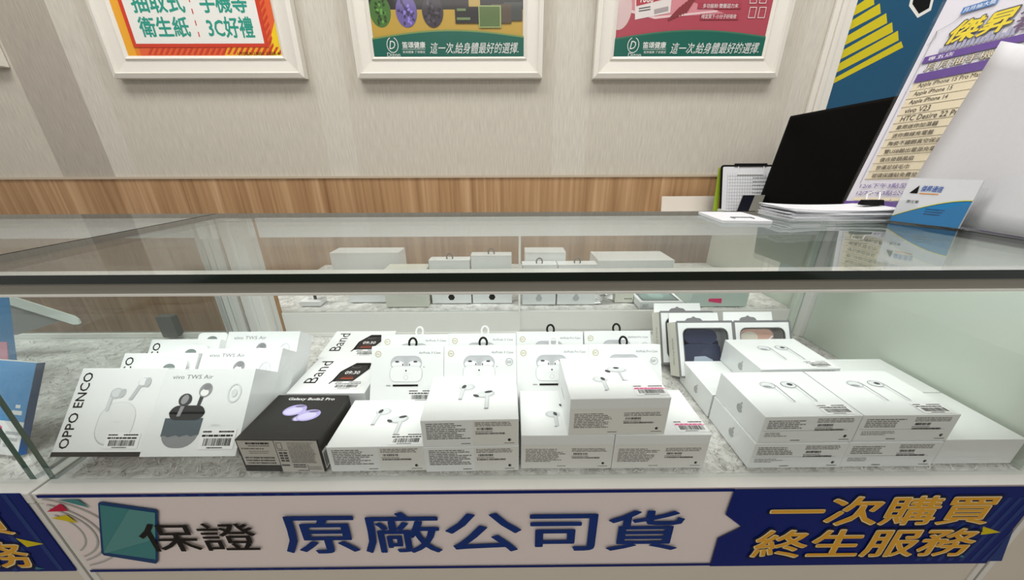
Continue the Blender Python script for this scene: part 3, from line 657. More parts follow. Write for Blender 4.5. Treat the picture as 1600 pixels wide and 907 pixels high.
# --- black buds carton
w, l, h = .0935, .0766, .0480
t, m, top, front, left, right = carton('earbud_carton', 'black earbud carton with lilac buds printed on top, on the fur', (-.2618, .2930, .0004), w, l, h, 0, R(-1.0), M_BLACKBOX)
A = top; M_LIL, M_LIL2, M_LILD = mat('lilac_print', (176, 166, 220), .3), mat('lilac_light_print', (206, 200, 236), .3), mat('lilac_dark_print', (110, 104, 140), .3)
A.text('Galaxy Buds2 Pro', w*.20, l*.845, w*.84, l*.925, M_STICK, .02)
for cx, cy, rot, tip in ((.42, .62, 12, (.085, -.03)), (.66, .50, 14, (-.10, -.06))):
    A.ell(w*(cx+tip[0]), l*(cy+tip[1]), .0075, .0055, M_LILD, rot=R(rot)); A.up(); A.ell(w*(cx+tip[0])+.0004, l*(cy+tip[1])-.0006, .0060, .0042, M_LIL2, rot=R(rot)); A.up()
    A.ell(w*cx, l*cy, .0135, .0098, M_LIL, rot=R(rot)); A.up(); A.ell(w*cx-.001, l*cy-.0015, .0105, .0062, M_LIL2, rot=R(rot)); A.up(); A.ell(w*cx+.003, l*cy+.0066, .006, .0018, M_LILD, rot=R(rot-6)); A.up()
A.text('SAMSUNG', w*.42, l*.13, w*.63, l*.17, mat('charcoal_print', (44, 44, 44), .35))
done(m, t)
M_SILV = mat('silver_label', (196, 192, 186), .5)
sm = MB(); A = Art(sm, (-w/2, -.0002, 0), (1, 0, 0), (0, 0, 1)); A.poly([(w*.03, h*.22), (w*.46, h*.22), (w*.46, h*.98), (w*.02, h*.98)], M_SILV); A.up()
A.micro(w*.12, h*.86, w*.42, h*.93, 1, M_INK, .8, 31, .1); A.micro(w*.14, h*.80, w*.42, h*.84, 1, M_TEXT, .7, 32); A.micro(w*.05, h*.70, w*.45, h*.77, 1, M_TEXT, .5, 33); A.micro(w*.13, h*.57, w*.44, h*.68, 2, M_TEXT, .35, 34)
for k in range(3): A.bars(w*.06, h*(.43-k*.085), w*.42, h*(.48-k*.085), M_INK, 40, 35+k)
sm.build('spec_label', t)
sm = MB(); A = Art(sm, (-w/2, -.0004, 0), (1, 0, 0), (0, 0, 1)); A.rect(w*.47, .0005, w*.985, h*.985, M_SILV); A.up()
A.pline([(w*.49, h*.92), (w*.55, h*.92), (w*.55, h*.74), (w*.49, h*.74), (w*.49, h*.92)], .0006, M_INK); A.bars(w*.49, h*.68, w*.60, h*.71, M_INK, 14, 44)
for i in range(2):
    for j in range(4): A.rect(w*(.49+i*.055), h*(.34+j*.08), w*(.535+i*.055), h*(.395+j*.08), M_DKGREY)
A.micro(w*.62, h*.30, w*.96, h*.94, 15, M_TEXT, .42, 45, .2); A.micro(w*.48, h*.19, w*.58, h*.26, 1, M_DKGREY, .7, 46, .0); A.micro(w*.62, h*.14, w*.78, h*.27, 2, M_DKGREY, .6, 47, .1); A.line((w*.80, h*.06), (w*.80, h*.24), .0006, M_INK); A.micro(w*.81, h*.08, w*.97, h*.2, 3, M_TEXT, .4, 48, .1); A.micro(w*.66, h*.03, w*.8, h*.08, 1, M_TEXT, .5, 49, .0)
sm.build('import_label', t)
sm = MB(); A = Art(sm, (w/2+.0002, 0, 0), (0, 1, 0), (0, 0, 1)); A.rect(.0015, h*.06, l*.14, h*.62, M_STICK); A.up(); A.bars(.003, h*.12, l*.125, h*.54, M_INK, 9, 50); sm.build('side_label', t)

# --- leaning cartons at the left: two rows of three
GO = 'white earbud cartons leaning in a row, far left'
M_SIDEK = M_BLACKBOX
def big_white(label, x, y, yaw, seed, sticker, w=.1135, l=.0985, h=.030):
    tilt = R(51)
    t, m, top, front, left, right = carton('earbud_carton', label, (x, y, .0004), w, l, h, tilt, yaw, M_WHITE, GO, {'front': M_SIDEK})
    A = top
    A.rect(0, 0, w, l*.05, M_SIDEK) if sticker else None
    A.text('OPPO ENCO', w*.05, l*.085, w*.155, l*.945, M_INK, .02, rot=1)
    A.rrect(w*.385, l*.115, w*.80, l*.60, .019, M_LGREY); A.up(); A.rrect(w*.392, l*.13, w*.795, l*.597, .0185, mat('near_white_print', (230, 232, 232), .42)); A.up(); A.text('oppo', w*.56, l*.36, w*.66, l*.385, M_LLGREY)
    A.rrect(w*.43, l*.49, w*.475, l*.72, .002, M_LGREY); A.up(); A.rrect(w*.437, l*.495, w*.462, l*.72, .001, M_LLGREY); A.ell(w*.50, l*.70, .0075, .0062, M_LGREY); A.up(); A.ell(w*.498, l*.705, .006, .0048, M_LLGREY); A.ell(w*.565, l*.70, .0036, .0055, M_LGREY, rot=R(-20)); A.up()
    A.poly([(w*.655, l*.625), (w*.70, l*.625), (w*.765, l*.80), (w*.72, l*.80)], M_LGREY); A.up(); A.ell(w*.775, l*.83, .0066, .0052, M_LGREY); A.up(); A.ell(w*.765, l*.835, .005, .0042, M_WHITE); A.ell(w*.82, l*.83, .0036, .0058, M_LGREY); A.rect(w*.72, l*.80, w*.765, l*.825, M_WHITE)
    done(m, t)
    if sticker: barcode_sticker(t, (w*.05, l*.085, h), (1, 0, 0), (0, 1, 0), w*.37, l*.17, seed)
    hm = MB(); pts = [(-.022, 0), (.022, 0), (.022, .011), (.018, .014), (-.018, .014), (-.022, .011)]
    hm.prism(pts, (w*.17, l, .004), (1, 0, 0), (0, 1, 0), .0006, M_WHITE); a = Art(hm, (w*.17, l, .0046), (1, 0, 0), (0, 1, 0)); a.ell(0, .003, .008, .0055, mat('tab_hole', (120, 132, 130), .6), n=20, a0=0, a1=180)
    hm.build('hang_tab', t)
big_white('front white carton of the far left leaning row, lettered up its side', -.4708, .3242, R(-.4), 61, True, .1045, .0985, .0400)
big_white('middle white carton of the far left leaning row', -.4735, .3614, 0, 62, False, .1000, .0985, .0282)
big_white('rearmost white carton of the far left leaning row, hang tab above', -.4735, .3990, 0, 63, False, .1000, .0985, .0282)

GV = 'white earbud cartons leaning in a row, grey case printed'
M_CASE, M_CASET, M_CASEL, M_CHROME = mat('slate_print', (84, 96, 104), .35), mat('charcoal_lid_print', (52, 54, 56), .35), mat('grey_foot_print', (138, 142, 144), .35), mat('steel_print', (150, 150, 152), .3)
def slate_white(label, x, y, yaw, seed, sticker, w=.1120, l=.0985, h=.0340):
    tilt = R(49.5)
    t, m, top, front, left, right = carton('earbud_carton', label, (x, y, .0004), w, l, h, tilt, yaw, M_GLOSSW, GV)
    A = top
    A.text('vivo TWS Air', w*.095, l*.88, w*.545, l*.93, M_GREY, .0)
    A.rrect(w*.155, l*.09, w*.555, l*.42, .018, M_CASEL); A.up()
    A.poly([(w*.155, l*.22)] + [(w*(.155+.4*k/10), l*(.215+.012*math.sin(k*2.1)+.012*(k/10))) for k in range(11)] + [(w*.56, l*.42), (w*.15, l*.42)], M_CASE); A.up()
    A.rrect(w*.175, l*.395, w*.56, l*.565, .0095, M_CASET); A.up()
    A.poly([(w*.262, l*.44), (w*.30, l*.44), (w*.335, l*.62), (w*.29, l*.62)], M_CHROME); A.ell(w*.31, l*.63, .0078, .0072, M_DKGREY); A.up(); A.ell(w*.305, l*.635, .004, .0055, M_CHROME, rot=R(-20)); A.up()
    A.poly([(w*.45, l*.55), (w*.485, l*.55), (w*.51, l*.72), (w*.465, l*.72)], M_DKGREY); A.up(); A.ell(w*.505, l*.745, .0074, .0082, M_CHROME, rot=R(-20)); A.up(); A.ell(w*.50, l*.715, .0048, .0040, M_STICK); A.ell(w*.515, l*.78, .0045, .0035, M_GREY)
    A.ring(w*.83, l*.71, .008, .011, .0016, M_LLGREY, n=22); A.ell(w*.83, l*.71, .0032, .0045, M_LLGREY); A.text('vivo', w*.66, l*.33, w*.76, l*.36, M_LLGREY)
    right.text('vivo', l*.30, h*.35, l*.7, h*.62, M_LLGREY) if False else None
    done(m, t)
    if sticker: barcode_sticker(t, (w*.085, l*.075, h), (1, 0, 0), (0, 1, 0), w*.37, l*.22, seed)
slate_white('front white carton with slate earbud case printed, second row from the left', -.3640, .3225, 0, 71, True, .1075, .0965, .0430)
slate_white('middle carton of the leaning row with slate earbud case print', -.3670, .3695, R(-.4), 72, False, .1080)
slate_white('rearmost carton of the leaning row with slate earbud case print', -.3700, .4180, 0, 73, False, .1070)

# --- fitness band cartons
GB = 'fitness band cartons lying behind the black carton'
def band_box(label, loc, tilt, w, l, h, seed, sticker):
    t, m, top, front, left, right = carton('fitness_band_carton', label, loc, w, l, h, tilt, 0, M_WHITE, GB)
    A = top; M_SCR, M_EMB = mat('watch_screen_print', (26, 24, 26), .3), mat('ember_print', (150, 66, 40), .4)
    A.text('Band', w*.10, l*.26, w*.265, l*.90, M_INK, .0, rot=1)
    A.poly([(w*.44, l*.24), (w*.46, l*.24), (w*.52, l*.40), (w*.48, l*.40)], M_INK)
    A.poly([(w*.46, l*.30), (w*.74, l*.28), (w*.86, l*.66), (w*.84, l*.84), (w*.62, l*.84), (w*.48, l*.58)], M_INK); A.up()
    A.poly([(w*.50, l*.33), (w*.73, l*.32), (w*.83, l*.66), (w*.80, l*.76), (w*.62, l*.76), (w*.50, l*.56)], M_SCR); A.up()
    A.text('09:30', w*.56, l*.50, w*.76, l*.59, M_STICK, .02); A.ring(w*.64, l*.35, w*.09, l*.10, .0009, M_EMB, n=20, a0=10, a1=170); A.rect(w*.56, l*.36, w*.72, l*.40, M_EMB); A.ring(w*.66, l*.74, w*.07, l*.06, .0008, M_GREY, n=16, a0=190, a1=350)
    A.line((w*.735, l*.28), (w*.865, l*.66), .0009, M_GREY)
    done(m, t)
    if sticker: barcode_sticker(t, (w*.02, l*.10, h), (1, 0, 0), (0, 1, 0), w*.37, l*.20, seed)
band_box('near fitness band carton with black watch picture, behind the black carton', (-.2555, .3850, .0004), 0, .1082, .0880, .0384, 81, True)
band_box('far fitness band carton with black watch picture, tilted up behind the near one', (-.2625, .4820, .0004), R(8), .1085, .0760, .0352, 82, True)

# --- case boxes with hanging ring
GC = 'thin white earbud case cartons leaning in two rows'
M_GOLDR = mat('gold_emblem', (190, 180, 130), .35); M_CASEW = mat('case_white_print', (240, 241, 242), .35); M_SHELL = mat('case_shadow_print', (186, 188, 192), .4)
def case_box(label, x, y, ring, word, seed, sticker, z=.0004, w=.0985, tilt=R(62)):
    l, h = .1000, .026
    t, m, top, front, left, right = carton('earbud_case_carton', label, (x, y, z), w, l, h, tilt, 0, M_WHITE, GC)
    A = top
    A.ring(w*.095, l*.895, .0042, .0042, .0009, M_GOLDR, n=18); A.micro(w*.07, l*.88, w*.12, l*.91, 2, M_GOLDR, .5, seed)
    A.text(word, w*.655, l*.895, w*.955, l*.925, M_GREY)
    A.rrect(w*.27, l*0.6720, w*.70, l*0.8700, .010, M_SHELL); A.up(); A.ell(w*.375, l*0.7800, .0088, .0070, M_LGREY); A.ell(w*.595, l*0.7800, .0088, .0070, M_LGREY); A.up()
    A.ell(w*.37, l*0.7560, .0085, .0048, M_CASEW); A.ell(w*.60, l*0.7560, .0085, .0048, M_CASEW); A.rect(w*.43, l*0.6960, w*.455, l*0.7500, M_CASEW); A.rect(w*.515, l*0.6960, w*.54, l*0.7500, M_CASEW); A.up()
    A.ell(w*.36, l*0.7920, .0030, .0012, M_DKGREY, n=12); A.ell(w*.61, l*0.7920, .0030, .0012, M_DKGREY, n=12); A.rect(w*.432, l*0.7380, w*.447, l*0.7650, M_DKGREY); A.rect(w*.523, l*0.7380, w*.538, l*0.7650, M_DKGREY)
    A.rrect(w*.262, l*0.5250, w*.708, l*0.7350, .008, M_LGREY); A.up(); A.rrect(w*.268, l*0.5292, w*.702, l*0.7320, .0075, M_CASEW); A.up()
    A.ell(w*.485, l*0.6720, .0011, .0013, M_DKGREY, n=10); A.rect(w*.42, l*0.6330, w*.55, l*0.6348, M_LGREY); A.ring(w*.485, l*0.5820, .003, .003, .0004, M_LGREY, n=18); A.line((w*.72, l*0.7200), (w*.74, l*0.7200), .0008, M_GREY)
    A.rect(w*.31, l*.465, w*.655, l*.490, M_INK); A.micro(w*.22, l*.468, w*.28, l*.488, 1, M_GREY, .6, seed, 0)
    if seed % 2: A.ring(w*.90, l*.78, .0050, .0050, .0005, M_GREY, n=20); A.micro(w*.865, l*.76, w*.935, l*.80, 2, M_GREY, .4, seed)
    done(m, t)
    if sticker: barcode_sticker(t, (w*.02, l*.27, h), (1, 0, 0), (0, 1, 0), w*.40, l*.155, seed)
    rm = MB(); mm = M_BLACK if ring == 'black' else M_STICK
    c = Vector((w*.03, l+.0035, h*.5)); rm.tube([c+Vector((.0052*math.cos(R(a)), .0070*math.sin(R(a)), 0)) for a in range(0, 360, 15)], .0015, mm, 8, True)
    rm.build('hanging_loop', t, smooth=True)
    return t
for i, (x, y, r, wd, st) in enumerate(((-.1400, .3805, 'black', 'AirPods 3 Case', True), (-.0412, .3805, 'black', 'AirPods 3 Case', False), (.0575, .3805, 'white', 'AirPods Pro Case', False), (.1560, .3805, 'black', 'AirPods Pro Case', False))):
    case_box(('front row case carton with full case picture, beside the band cartons', 'front row case carton behind the two stacked earbud cartons', 'front row case carton with white loop, third from the left', 'front row case carton with black loop, rightmost behind the top carton')[i], x, y, r, wd, 90+i, st)
for i, (x, y, r, wd) in enumerate(((-.1385, .4135, 'white', 'AirPods 3 Case'), (-.0410, .4150, 'white', 'AirPods 3 Case'), (.0577, .4185, 'black', 'AirPods Pro Case'), (.1580, .4200, 'black', 'AirPods Pro Case'))):
    case_box(('back row case carton with white loop, leftmost of its row', 'back row case carton with white loop, second of its row', 'back row case carton with black loop, third of its row', 'back row case carton with black loop, rightmost of its row')[i], x, y, r, wd, 94+i*1, False)

# --- window boxes
GW = 'grey edged window cartons leaning at the back right'
M_WGREY = mat('carton_grey_edge', (120, 120, 122), .5); M_INNER = mat('carton_inner', (214, 212, 206), .6)
def window_box(label, loc, w, l, h, tilt, case_rgb, kind):
    t = thing('window_carton', label, 'carton', loc, tilt, 0, GW)
    m = MB(); e = .0009
    # hollow tray: back, four sides, and a front frame with a rounded opening
    m.box((-w/2, 0, 0), (w/2, l, .0012), M_WHITE); m.box((-w/2, 0, .0012), (-w/2+e, l, h-.001), M_CREAM); m.box((w/2-e, 0, .0012), (w/2, l, h-.001), M_WHITE)
    m.box((-w/2+e, 0, .0012), (w/2-e, e, h-.001), M_WHITE); m.box((-w/2+e, l-e, .0012), (w/2-e, l, h-.001), M_WHITE)
    a0, b0, a1, b1 = -w/2+w*.10, l*.10, w/2-w*.10, l-l*.12
    inner = rr(a0, b0, a1, b1, .010, 6); n = len(inner)
    outer = []
    for (x, y) in inner:   # project each opening point to the rim
        dx, dy = x, y-l/2; k = min((w/2)/abs(dx) if dx else 9e9, (l/2)/abs(dy) if dy else 9e9); outer.append((dx*k, l/2+dy*k))
    z = h
    m.mesh([(x, y, z) for x, y in inner]+[(x, y, z) for x, y in outer], [(i, (i+1) % n, n+(i+1) % n, n+i) for i in range(n)], M_WHITE)
    m.poly([(-w/2, 0, z-.0005), (-w/2+.004, .0, z-.0005), (-w/2+.004, .004, z-.0005)], M_WHITE)
    A = Art(m, (-w/2, 0, h), (1, 0, 0), (0, 1, 0))
    for q in (((0, 0), (0, l)), ((0, l), (w, l)), ((w, l), (w, 0)), ((0, 0), (w, 0))): A.line(*q, .0034, M_WGREY)
    m.mesh([(x, y, z+.0002) for x, y in inner]+[(x, y, z-.004) for x, y in inner], [(i, (i+1) % n, n+(i+1) % n, n+i) for i in range(n)], M_WGREY)
    for i in range(n):
        (x0, y0), (x1, y1) = inner[i], inner[(i+1) % n]; A.line((x0+w/2, y0), (x1+w/2, y1), .0013, M_WGREY)
    L = Art(m, (-w/2, l, 0), (0, -1, 0), (0, 0, 1)); L.text('AirPods Pro Case', l*.30, h*.40, l*.80, h*.56, M_GREY)
    m.build('carton_shell', t)
    f = MB(); f.mesh([(x, y, h-.0006) for x, y in inner], [tuple(range(n))], M_FILM); f.build('window_film', t)
    hm = MB(); zt = .0012
    pts = [(-w*.47, 0), (w*.47, 0), (w*.46, .017), (-w*.46, .017)]
    hm.prism(pts, (0, l, zt), (1, 0, 0), (0, 1, 0), .0006, M_WHITE); a = Art(hm, (0, l, zt+.0006), (1, 0, 0), (0, 1, 0))
    a.poly([(-.0145, .0015), (.0145, .0015), (.0145, .0045), (.011, .0075), (.004, .0085), (.0, .0112), (-.004, .0085), (-.011, .0075), (-.0145, .0045)], M_WGREY); hm.build('hang_tab', t)
    if kind:
        c = MB(); mm = mat('silicone_%s' % kind, case_rgb, .55, .4)
        for y0, y1, xa, xb, rd in ((l*.12, l*.595, -w*.37, w*.29, .008), (l*.60, l*.86, -w*.345, w*.25, .015)):
            c.prism(rr(xa, y0, xb, y1, rd if y0 < l*.5 else min(rd, (y1-y0)*.49)), (0, 0, .006), (1, 0, 0), (0, 1, 0), h*.60, mm)
        c.box((w*.24, l*.52, .010), (w*.33, l*.66, .018), mm); c.build('earbud_case', t, bevel=.003)
        k = MB()
        if kind == 'navy':
            k.prism([(-w*.24, l*.12), (w*.10, l*.11), (w*.13, l*.30), (-.0, l*.37), (-w*.19, l*.36)], (0, 0, h*.80), (1, 0, 0), (0, 1, 0), .0006, mat('pale_blue_card', (176, 188, 206), .3)); k.build('paper_insert', t)
        else:
            k.prism([(-w*.33+.009*math.cos(a)*1.6+.012, l*.70+.010*math.sin(a)) for a in [i*.5236 for i in range(12)]], (0, 0, h*.80), (1, 0, 0), (0, 1, 0), .0006, mat('cream_puff', (232, 224, 210), .5)); k.build('cotton_pad', t)
            k = MB(); k.tube([(-.004, l*.20, h*.84), (-.004, l*.48, h*.84), (.010, l*.56, h*.84), (.012, l*.64, h*.84), (.020, l*.72, h*.84)], .0011, M_STICK, 6); k.build('white_strap', t)
    return t
window_box('grey edged window carton with a navy silicone case inside', (.3130, .4745, .0004), .0905, .0870, .0330, R(60), (44, 52, 82), 'navy')
window_box('grey edged window carton with a dusty pink case inside', (.4065, .4790, .0004), .0905, .0860, .0330, R(62), (226, 184, 168), 'pink')
window_box('white window carton standing right behind the navy one, only its tab showing', (.3020, .5150, .0004), .0905, .0870, .0320, R(62), (60, 60, 62), None)

# ------------------------------------------------------------------ cartons on the rear ledge
ZR = .0418
def rear_box(name, label, x0, x1, y0, d, h, m=M_WHITE, cat='carton', group='cartons standing on the rear ledge', z=ZR):
    t = thing(name, label, cat, ((x0+x1)/2, y0, z), group=group); q = MB(); w = x1-x0; q.box((-w/2, 0, 0), (w/2, d, h), m)
    return t, q, Art(q, (-w/2, 0, 0), (1, 0, 0), (0, 0, 1)), w, h
def rear_case(label, x0, x1, y0, h, dark, seed, ring=True):
    t, q, A, w, h = rear_box('earbud_case_carton', label, x0, x1, y0, .030, h)
    mm = M_INK if dark else M_LGREY
    A.ell(w*.5, .0145, .0075, .0075, mm, n=6); A.rect(w*.5-.0035, .018, w*.5+.0035, .0245, mm); A.line((.0004, 0), (.0004, h), .0008, M_GREY); A.line((0, h-.0004), (w, h-.0004), .0008, M_LGREY)
    q.build('carton_body', t, bevel=.0006)
    if ring:
        r = MB(); r.tube([(.0062*math.cos(R(a)), .012, h-.001+.0085*math.sin(R(a))+.004) for a in range(0, 360, 20)], .0015, M_DKGREY, 8, True); r.build('hanging_loop', t, smooth=True)
rear_case('rear ledge case carton with black hexagon mark, left one', -.1715, -.0850, .6860, .098, True, 101)
rear_case('rear ledge case carton with black hexagon mark, right one', -.0825, .0035, .6860, .108, True, 102)
rear_case('rear ledge case carton with pale mark, nearest the door joint', .0255, .0985, .6760, .090, False, 103)
rear_case('rear ledge case carton with pale mark, farther from the door joint', .1010, .1835, .6760, .090, False, 104)
t, q, A, w, h = rear_box('tall_carton', 'tall plain white carton rising behind the pale marked ones', .0330, .1210, .7100, .045, .108); q.build('carton_body', t, bevel=.0006)
t, q, A, w, h = rear_box('big_carton', 'wide white carton at the left of the rear ledge', -.4150, -.2560, .7600, .05, .096, M_WHITE); q.build('carton_body', t, bevel=.0006)
f = MB(); f.poly([(w*.34, 0, h), (w*.40, 0, h-.018), (w*.44, .004, h)], M_WHITE); f.poly([(w*.42, 0, h), (w*.47, 0, h-.018), (w*.50, .004, h)], M_WHITE); f.build('torn_flap', t)
t, q, A, w, h = rear_box('cream_carton', 'low cream carton on the rear ledge before the wide white one', -.2660, -.1760, .6680, .055, .080, M_CREAM); q.build('carton_body', t, bevel=.0006)
t, q, A, w, h = rear_box('low_carton', 'pale low carton beside the cream one on the rear ledge', -.3560, -.2720, .6950, .04, .060, M_WHITE); q.build('carton_body', t, bevel=.0006)
t, q, A, w, h = rear_box('stacked_carton', 'broad white carton at the right of the rear ledge behind the boxed device', .1980, .3700, .7300, .08, .083, M_WHITE); q.build('carton_body', t, bevel=.0006)
# clear stand with a plate
t = thing('display_stand', 'white block stand with clear posts and a small plate on the rear ledge', 'stand', (-.4330, .6750, ZR))
q = MB(); q.box((-.022, 0, 0), (.022, .030, .011), M_STICK); q.build('block', t, bevel=.001)
for x in (-.007, .0055):
    q = MB(); q.tube([(x, .015, .0112), (x, .015, .045)], .003, M_ACRYL if x < 0 else M_DKGREY, 10); q.build('post', t)
q = MB(); q.prism(rr(.006, 0, .040, .026, .004), (0, .004, .031), (1, 0, 0), (0, 1, 0), .002, M_STICK); q.build('plate', t)
# boxed device lying down
t, q, A, w, h = rear_box('device_carton', 'white carton with a grey green picture on its lid, right side of the rear ledge', .2720, .3640, .6500, .075, .016, M_WHITE)
T = Art(q, (-w/2, 0, h), (1, 0, 0), (0, 1, 0)); T.rrect(w*.07, .006, w*.93, .069, .003, M_WGREY); T.up(); T.rrect(w*.12, .010, w*.88, .065, .003, mat('grey_green_print', (130, 150, 146), .3)); T.up(); T.ell(w*.5, .036, .016, .018, mat('soft_teal_print', (150, 172, 166), .3)); A.micro(w*.06, h*.25, w*.2, h*.7, 3, M_GREY, .4, 5)
q.build('carton_body', t, bevel=.0006)
t, q, A, w, h = rear_box('leaning_carton', 'small white carton with tiny port marks beside the boxed device', .2300, .2700, .6850, .03, .050, M_CREAM)
for k in range(4): A.ell(w*(.55+.11*k), h*.18, .0013, .0016, M_INK, n=10)
q.build('carton_body', t, bevel=.0006)
t, q, A, w, h = rear_box('pale_green_carton', 'large pale carton at the right end of the rear ledge, notes stuck on it', .3850, .5050, .6600, .12, .050, mat('pale_green_carton', (206, 220, 212), .4)); q.build('carton_body', t, bevel=.0006)
def note(label, pts, rgb):
    q = MB(); q.prism(pts, (.4350, .6592, ZR+.012), (1, 0, 0), (0, .12, 1), -.0003, mat('note_%d' % rgb[0], rgb, .6)); o = q.build('sticky_note')
    return tag(o, label, 'sticky note', 'sticky notes on the pale rear carton')
note('pink sticky note on the pale rear carton', [(-.014, .0), (.014, -.004), (.014, .011), (-.013, .014)][::-1], (230, 40, 110))
note('yellow green sticky note above the pink one', [(-.006, .0125), (.040, .0105), (.040, .0215), (-.006, .0225)][::-1], (206, 226, 40))
mb = MB(); rg = random.Random(5)
for k in range(46):
    a = rg.uniform(0, 6.28); c = Vector((.205+.018*rg.uniform(-1, 1), .690+.012*rg.uniform(-1, 1), ZR+rg.uniform(.001, .035))); s_ = rg.uniform(.006, .013)
    mb.poly([c+Vector((s_*math.cos(a+j*2.1), s_*.6*math.sin(a+j*2.1), s_*.5*math.sin(a*3+j))) if c.z+s_*.5*math.sin(a*3+j) > ZR+.0005 else Vector((c.x+s_*math.cos(a+j*2.1), c.y, ZR+.0006)) for j in range(3)], M_STICK)
tag(mb.build('crumpled_bag'), 'crumpled white plastic wrap beside the case cartons on the rear ledge', 'plastic wrap', kind='stuff')

# ------------------------------------------------------------------ left counter contents
M_BLUE, M_BLUE2 = mat('sky_blue_print', (52, 142, 206), .3, coat=.4, var=.12, scale=14), mat('deep_blue_print', (28, 106, 184), .3)
t = thing('blue_carton', 'blue fronted slim carton with white foot leaning behind the left side pane, the nearer one', 'carton', (-.6600, .3290, .0004), R(62), R(-7), 'blue cartons in the left counter')
m = MB(); m.box((-.09, 0, 0), (.062, .112, .008), M_WHITE, {'right': M_BLUE2}); A = Art(m, (-.09, 0, .008), (1, 0, 0), (0, 1, 0)); A.rect(0, .040, .152, .112, M_BLUE); A.up()
A.ell(.118, .028, .0045, .0062, M_PINK, n=14); A.rect(.112, .012, .124, .021, M_LGREY); A.micro(.128, .008, .150, .030, 3, M_LGREY, .5, 3); A.rect(.131, .048, .146, .053, M_STICK); A.rect(.135, .056, .142, .060, M_STICK)
m.build('carton_body', t, bevel=.0008)
t = thing('blue_carton', 'blue carton with white foot standing farther back in the left counter', 'carton', (-.8480, .4620, .0004), R(74), R(-4), 'blue cartons in the left counter')
m = MB(); m.box((-.09, 0, 0), (.06, .180, .016), M_WHITE, {'right': M_BLUE}); A = Art(m, (-.09, 0, .016), (1, 0, 0), (0, 1, 0)); A.rect(0, .070, .150, .180, M_BLUE); A.up(); A.micro(.06, .080, .147, .172, 12, M_BLUE2, .5, 8); A.micro(.10, .02, .145, .06, 3, M_LGREY, .5, 4)
m.build('carton_body', t, bevel=.0008)
mb = MB(); mb.prism([(-.03, 0), (.042, 0), (.022, .092), (-.01, .092)], (-.785, .4150, .0006), (1, 0, 0), (0, .45, .89), .001, mat('dusty_rose_card', (176, 110, 128), .5)); tag(mb.build('card'), 'dusty rose card leaning between the blue cartons', 'card')
mb = MB(); P0 = Vector((-.960, .560, .140)); ux = Vector((.165, .01, -.082)); L = ux.length; ux.normalize(); vy = Vector((0, .35, .94))
mb.prism([(0, -.007), (L-.010, -.007), (L-.003, -.004), (L, .0), (L-.003, .006), (L-.010, .009), (0, .009)], P0, ux, vy, .004, mat('frosted_white_plastic', (224, 232, 228), .3))
mb.prism([(0, -.060), (L*.45, -.060), (L-.03, -.007), (0, -.007)], P0+Vector((0, .001, 0)), ux, vy, .002, mat('tray_grey_plastic', (140, 142, 142), .4))  # panel inside the white edge is plain grey plastic
tag(mb.build('plastic_tray'), 'slanted white plastic edged tray at the back of the left counter', 'tray')

# ------------------------------------------------------------------ on the counter top, right
def basis(p0, p1, u):
    u = Vector(u).normalized(); v = (Vector(p1)-Vector(p0)); v = (v-u*v.dot(u)).normalized(); return u, v
def perp(px, py, p0, u):
    d = ray(px, py); return EYE + d*((Vector(p0)-EYE).dot(u)/d.dot(u))
# monitor
ph = R(78); u = Vector((math.cos(ph), -math.sin(ph), 0)); p0 = at(1180, 328, Y=1.05); p1 = perp(1245, 180, p0, u); u2, v2 = basis(p0, p1, u)
u2 = (u2*math.cos(R(4)) + v2*math.sin(R(4))).normalized(); v2 = (p1-p0); v2 = (v2-u2*v2.dot(u2)).normalized(); Hm = (p1-p0).length; n2 = u2.cross(v2)
t = thing('monitor', 'black blank monitor standing behind the counter signs', 'monitor', p0)
m = MB(); m.prism(rr(0, 0, .34, Hm, .003, 3), (0, 0, 0), u2, v2, -.016, M_BLACK); m.build('housing', t, bevel=.001)
m = MB(); a = Art(m, (0, 0, 0), u2, v2, lift=.0004); a.rect(.006, .012, .334, Hm-.006, mat('dark_screen', (3, 3, 3), .3, .1)); m.build('screen', t)
m = MB(); c = u2*.16 + v2*.06 - n2*.03; foot = Vector((c.x+.03, c.y, .1485-p0.z)); m.tube([c, Vector((c.x+.03, c.y, c.z)), foot], .012, M_BLACK, 10); m.build('stand_neck', t)
m = MB(); m.prism(rr(-.05, -.06, .07, .06, .02), (foot.x, foot.y, foot.z), (1, 0, 0), (0, 1, 0), .005, M_BLACK); m.build('stand_foot', t)
# prize list in an acrylic stand
ph, ro = R(67), R(4.5); u3 = Vector((math.cos(ph)*math.cos(ro), -math.sin(ph)*math.cos(ro), math.sin(ro))); p0 = at(1325, 308, Y=.69); p1 = perp(1480, 0, p0, u3)
v3 = (p1-p0).normalized(); n3 = u3.cross(v3)
drop = (p0.z-ZT-.0045)/v3.z; o3 = p0 - v3*drop
t = thing('sign_holder', 'clear acrylic sign holder with a printed prize list', 'sign', o3)
m = MB(); wS, hS = .235, (p1-p0).length+drop+.06
m.prism([(-.004, -.003), (wS, -.003), (wS, hS), (-.004, hS)], -n3*.0012, u3, v3, -.0025, M_ACRYL); m.build('acrylic_back', t)
m = MB(); m.prism([(-.004, -.003), (wS, -.003), (wS, hS), (-.004, hS)], n3*.0028, u3, v3, .0012, M_ACRYL); m.build('acrylic_front', t)
m = MB(); m.prism([(0, 0), (.05, 0), (.05, .12), (0, .12)], Vector((0, 0, 0))-v3*.003+Vector((0, 0, -.0004)), u3, n3.cross(u3)*0+Vector((-u3.y, u3.x, 0)).normalized(), .001, M_ACRYL); m.build('acrylic_foot', t)
m = MB(); m.prism([(0, 0), (wS-.005, 0), (wS-.005, hS-.004), (0, hS-.004)], Vector((0, 0, 0)), u3, v3, .0004, mat('list_paper', (226, 223, 232), .6, .2))
A = WArt(m, Vector((0, 0, 0)), u3, v3, lift=.0006, step=.00015)
